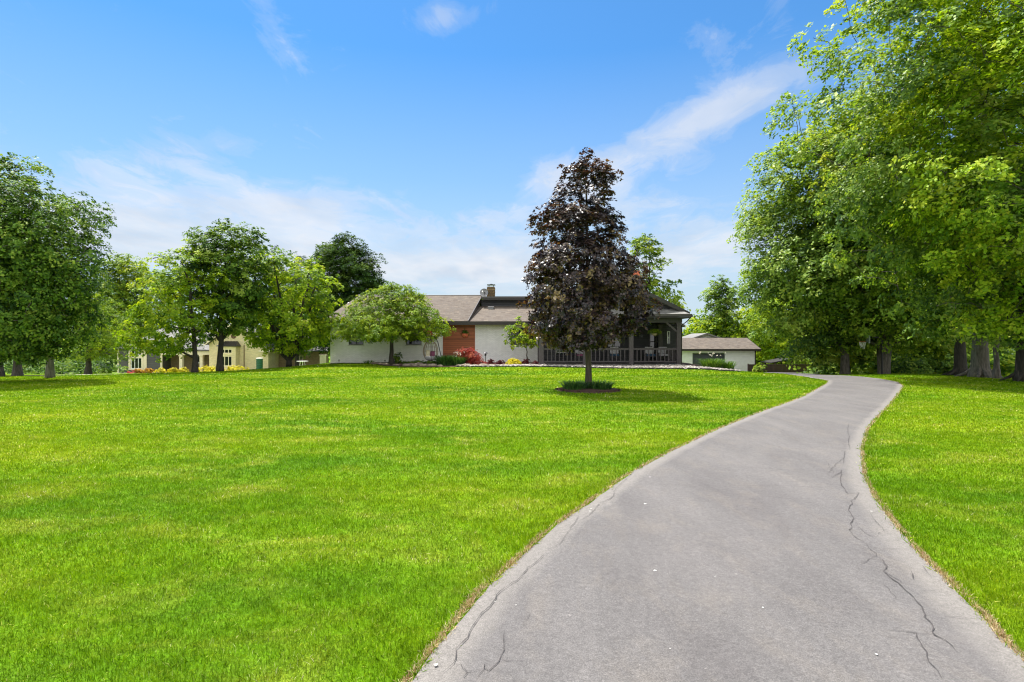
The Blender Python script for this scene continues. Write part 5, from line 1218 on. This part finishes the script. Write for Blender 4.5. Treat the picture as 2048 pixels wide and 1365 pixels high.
# porch chairs
def porch_chair(x, y, rot, label, seat):
    z = .142; o = thing('patio_chair', (x, y, z), label, 'chair', 'cushioned chairs on the porch'); c, s_ = math.cos(rot), math.sin(rot)
    def P(a, b, h): return (x + a * c - b * s_, y + a * s_ + b * c, z + h)
    def bx(g, a0, a1, b0, b1, h0, h1):
        g.slab([P(a0, b0, h0), P(a1, b0, h0), P(a1, b1, h0), P(a0, b1, h0)], (0, 0, h1 - h0))
    for a in (-.34, .34):
        for b in (-.33, .33): g = G(); bx(g, a - .025, a + .025, b - .025, b + .025, 0, .40 if b < 0 else .40); g.build('leg', M['dark_metal'], o)
    g = G(); bx(g, -.37, .37, -.36, .36, .40, .44); bx(g, -.37, .37, .30, .36, .44, .98); g.build('frame', M['dark_metal'], o)
    for a in (-.36, .32): g = G(); bx(g, a, a + .05, -.34, .30, .62, .66); bx(g, a, a + .05, -.34, -.29, .44, .62); g.build('armrest', M['dark_metal'], o)
    g = G(); bx(g, -.30, .30, -.33, .22, .445, .57); g.build('seat_cushion', M[seat], o, bevel=.03)
    g = G(); bx(g, -.29, .29, .12, .29, .575, 1.06); g.build('back_cushion', M['cushion_grey'], o, bevel=.04)
for px, y, rt, lab, st in ((1160, 38.4, .15, 'cushioned chair on the porch behind the purple maple trunk', 'cushion_plum'), (1229, 38.6, -.1, 'cushioned chair in the middle of the porch left of the third post', 'cushion_blue'), (1300, 38.6, 0, 'left one of the two paired porch chairs, with dark blue seat', 'cushion_blue'), (1326, 38.8, -.1, 'right one of the two paired porch chairs, with grey seat nearest the corner post', 'cushion_grey')):
    porch_chair(PX(px, y), y, rt, lab, st)

# ------------------------------------------------------------------ woods behind everything
def wood_mass(name, label, rows_, n, crad, per, size, leaf, seed, flat=.6, trunks=0, cs=.2):
    """rows_: list of (px0, px1, Y0, Y1, row_top at the far side, base drop)"""
    rr = np.random.default_rng(seed); cl = []
    for (p0, p1, Y0, Y1, top, wgt) in rows_:
        k = int(n * wgt); px = rr.uniform(p0, p1, k); Y = rr.uniform(Y0, Y1, k); x = (px - 1024) / F * Y; z0_ = ground(x, Y)
        tops = EYE - (np.interp(px, [q[0] for q in top], [q[1] for q in top]) - 682.5) / F * Y
        tops = tops - crad * .6 - .08 * np.abs(tops) * (np.sin(px * .061) + np.sin(px * .023 + 2)) * .5
        h = rr.random(k) ** .8; cl.append(np.stack([x, Y, z0_ + crad * .3 + h * np.maximum(tops - z0_ - crad * .3, .2)], -1))
    cl = np.concatenate(cl); cr = crad * (.65 + .7 * rr.random(len(cl)))
    ax_ = cl + np.stack([np.zeros(len(cl)), np.full(len(cl), 5.), np.full(len(cl), -3.)], -1)
    V, r_ = crown_leaves(rr, cl, cr, per, size, flat, np.array([cl[:, 0].mean(), cl[:, 1].mean() + 8, -6]), .65, 4, .5, .35, cs, .14)
    tag(np_mesh(name, V, 4, M[leaf], rnd=r_), label, kind='stuff')
wood_mass('woodland', 'dense green woods behind the garage and the big oaks',
          [(1362, 1600, 80, 100, [(1362, 640), (1400, 618), (1440, 625), (1480, 618), (1520, 585), (1600, 520)], .22),
           (1655, 2150, 50, 72, [(1480, 640), (1560, 560), (1700, 420), (2150, 330)], .48), (1640, 2500, 38, 52, [(1640, 640), (1800, 560), (2100, 480), (2500, 420)], .30)],
          1500, 1.9, 120, .36, 'leaf_green', 201)
wood_mass('woodland', 'bright yellow green foliage of the woods behind the driveway end',
          [(1535, 1640, 78, 86, [(1480, 630), (1530, 600), (1640, 600)], .25), (1525, 1640, 74, 82, [(1520, 690), (1640, 660)], .06), (1640, 2100, 44, 58, [(1640, 680), (2100, 660)], .45), (1970, 2200, 32, 40, [(1970, 712), (2200, 690)], .2)],
          520, 1.3, 130, .26, 'leaf_bright', 202)
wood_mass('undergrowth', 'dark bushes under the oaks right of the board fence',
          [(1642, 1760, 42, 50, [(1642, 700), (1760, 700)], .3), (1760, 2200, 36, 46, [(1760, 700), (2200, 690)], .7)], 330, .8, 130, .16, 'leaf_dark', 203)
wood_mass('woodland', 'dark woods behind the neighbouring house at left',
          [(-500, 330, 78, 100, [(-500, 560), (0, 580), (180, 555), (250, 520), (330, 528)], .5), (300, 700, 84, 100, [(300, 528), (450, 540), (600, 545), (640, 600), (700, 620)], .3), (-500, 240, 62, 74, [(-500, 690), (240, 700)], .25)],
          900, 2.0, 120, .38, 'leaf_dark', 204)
wood_mass('hedge', 'leafy dark hedge behind the trunks at the left edge',
          [(-400, 228, 50, 58, [(-400, 700), (60, 690), (130, 708), (228, 712)], 1)], 260, .9, 120, .18, 'leaf_dark', 205)
wood_mass('woodland', 'far line of trees on the horizon beyond the houses',
          [(-900, 3000, 130, 170, [(-900, 640), (700, 650), (1400, 650), (3000, 600)], 1)], 700, 3.2, 60, .9, 'leaf_green', 206)
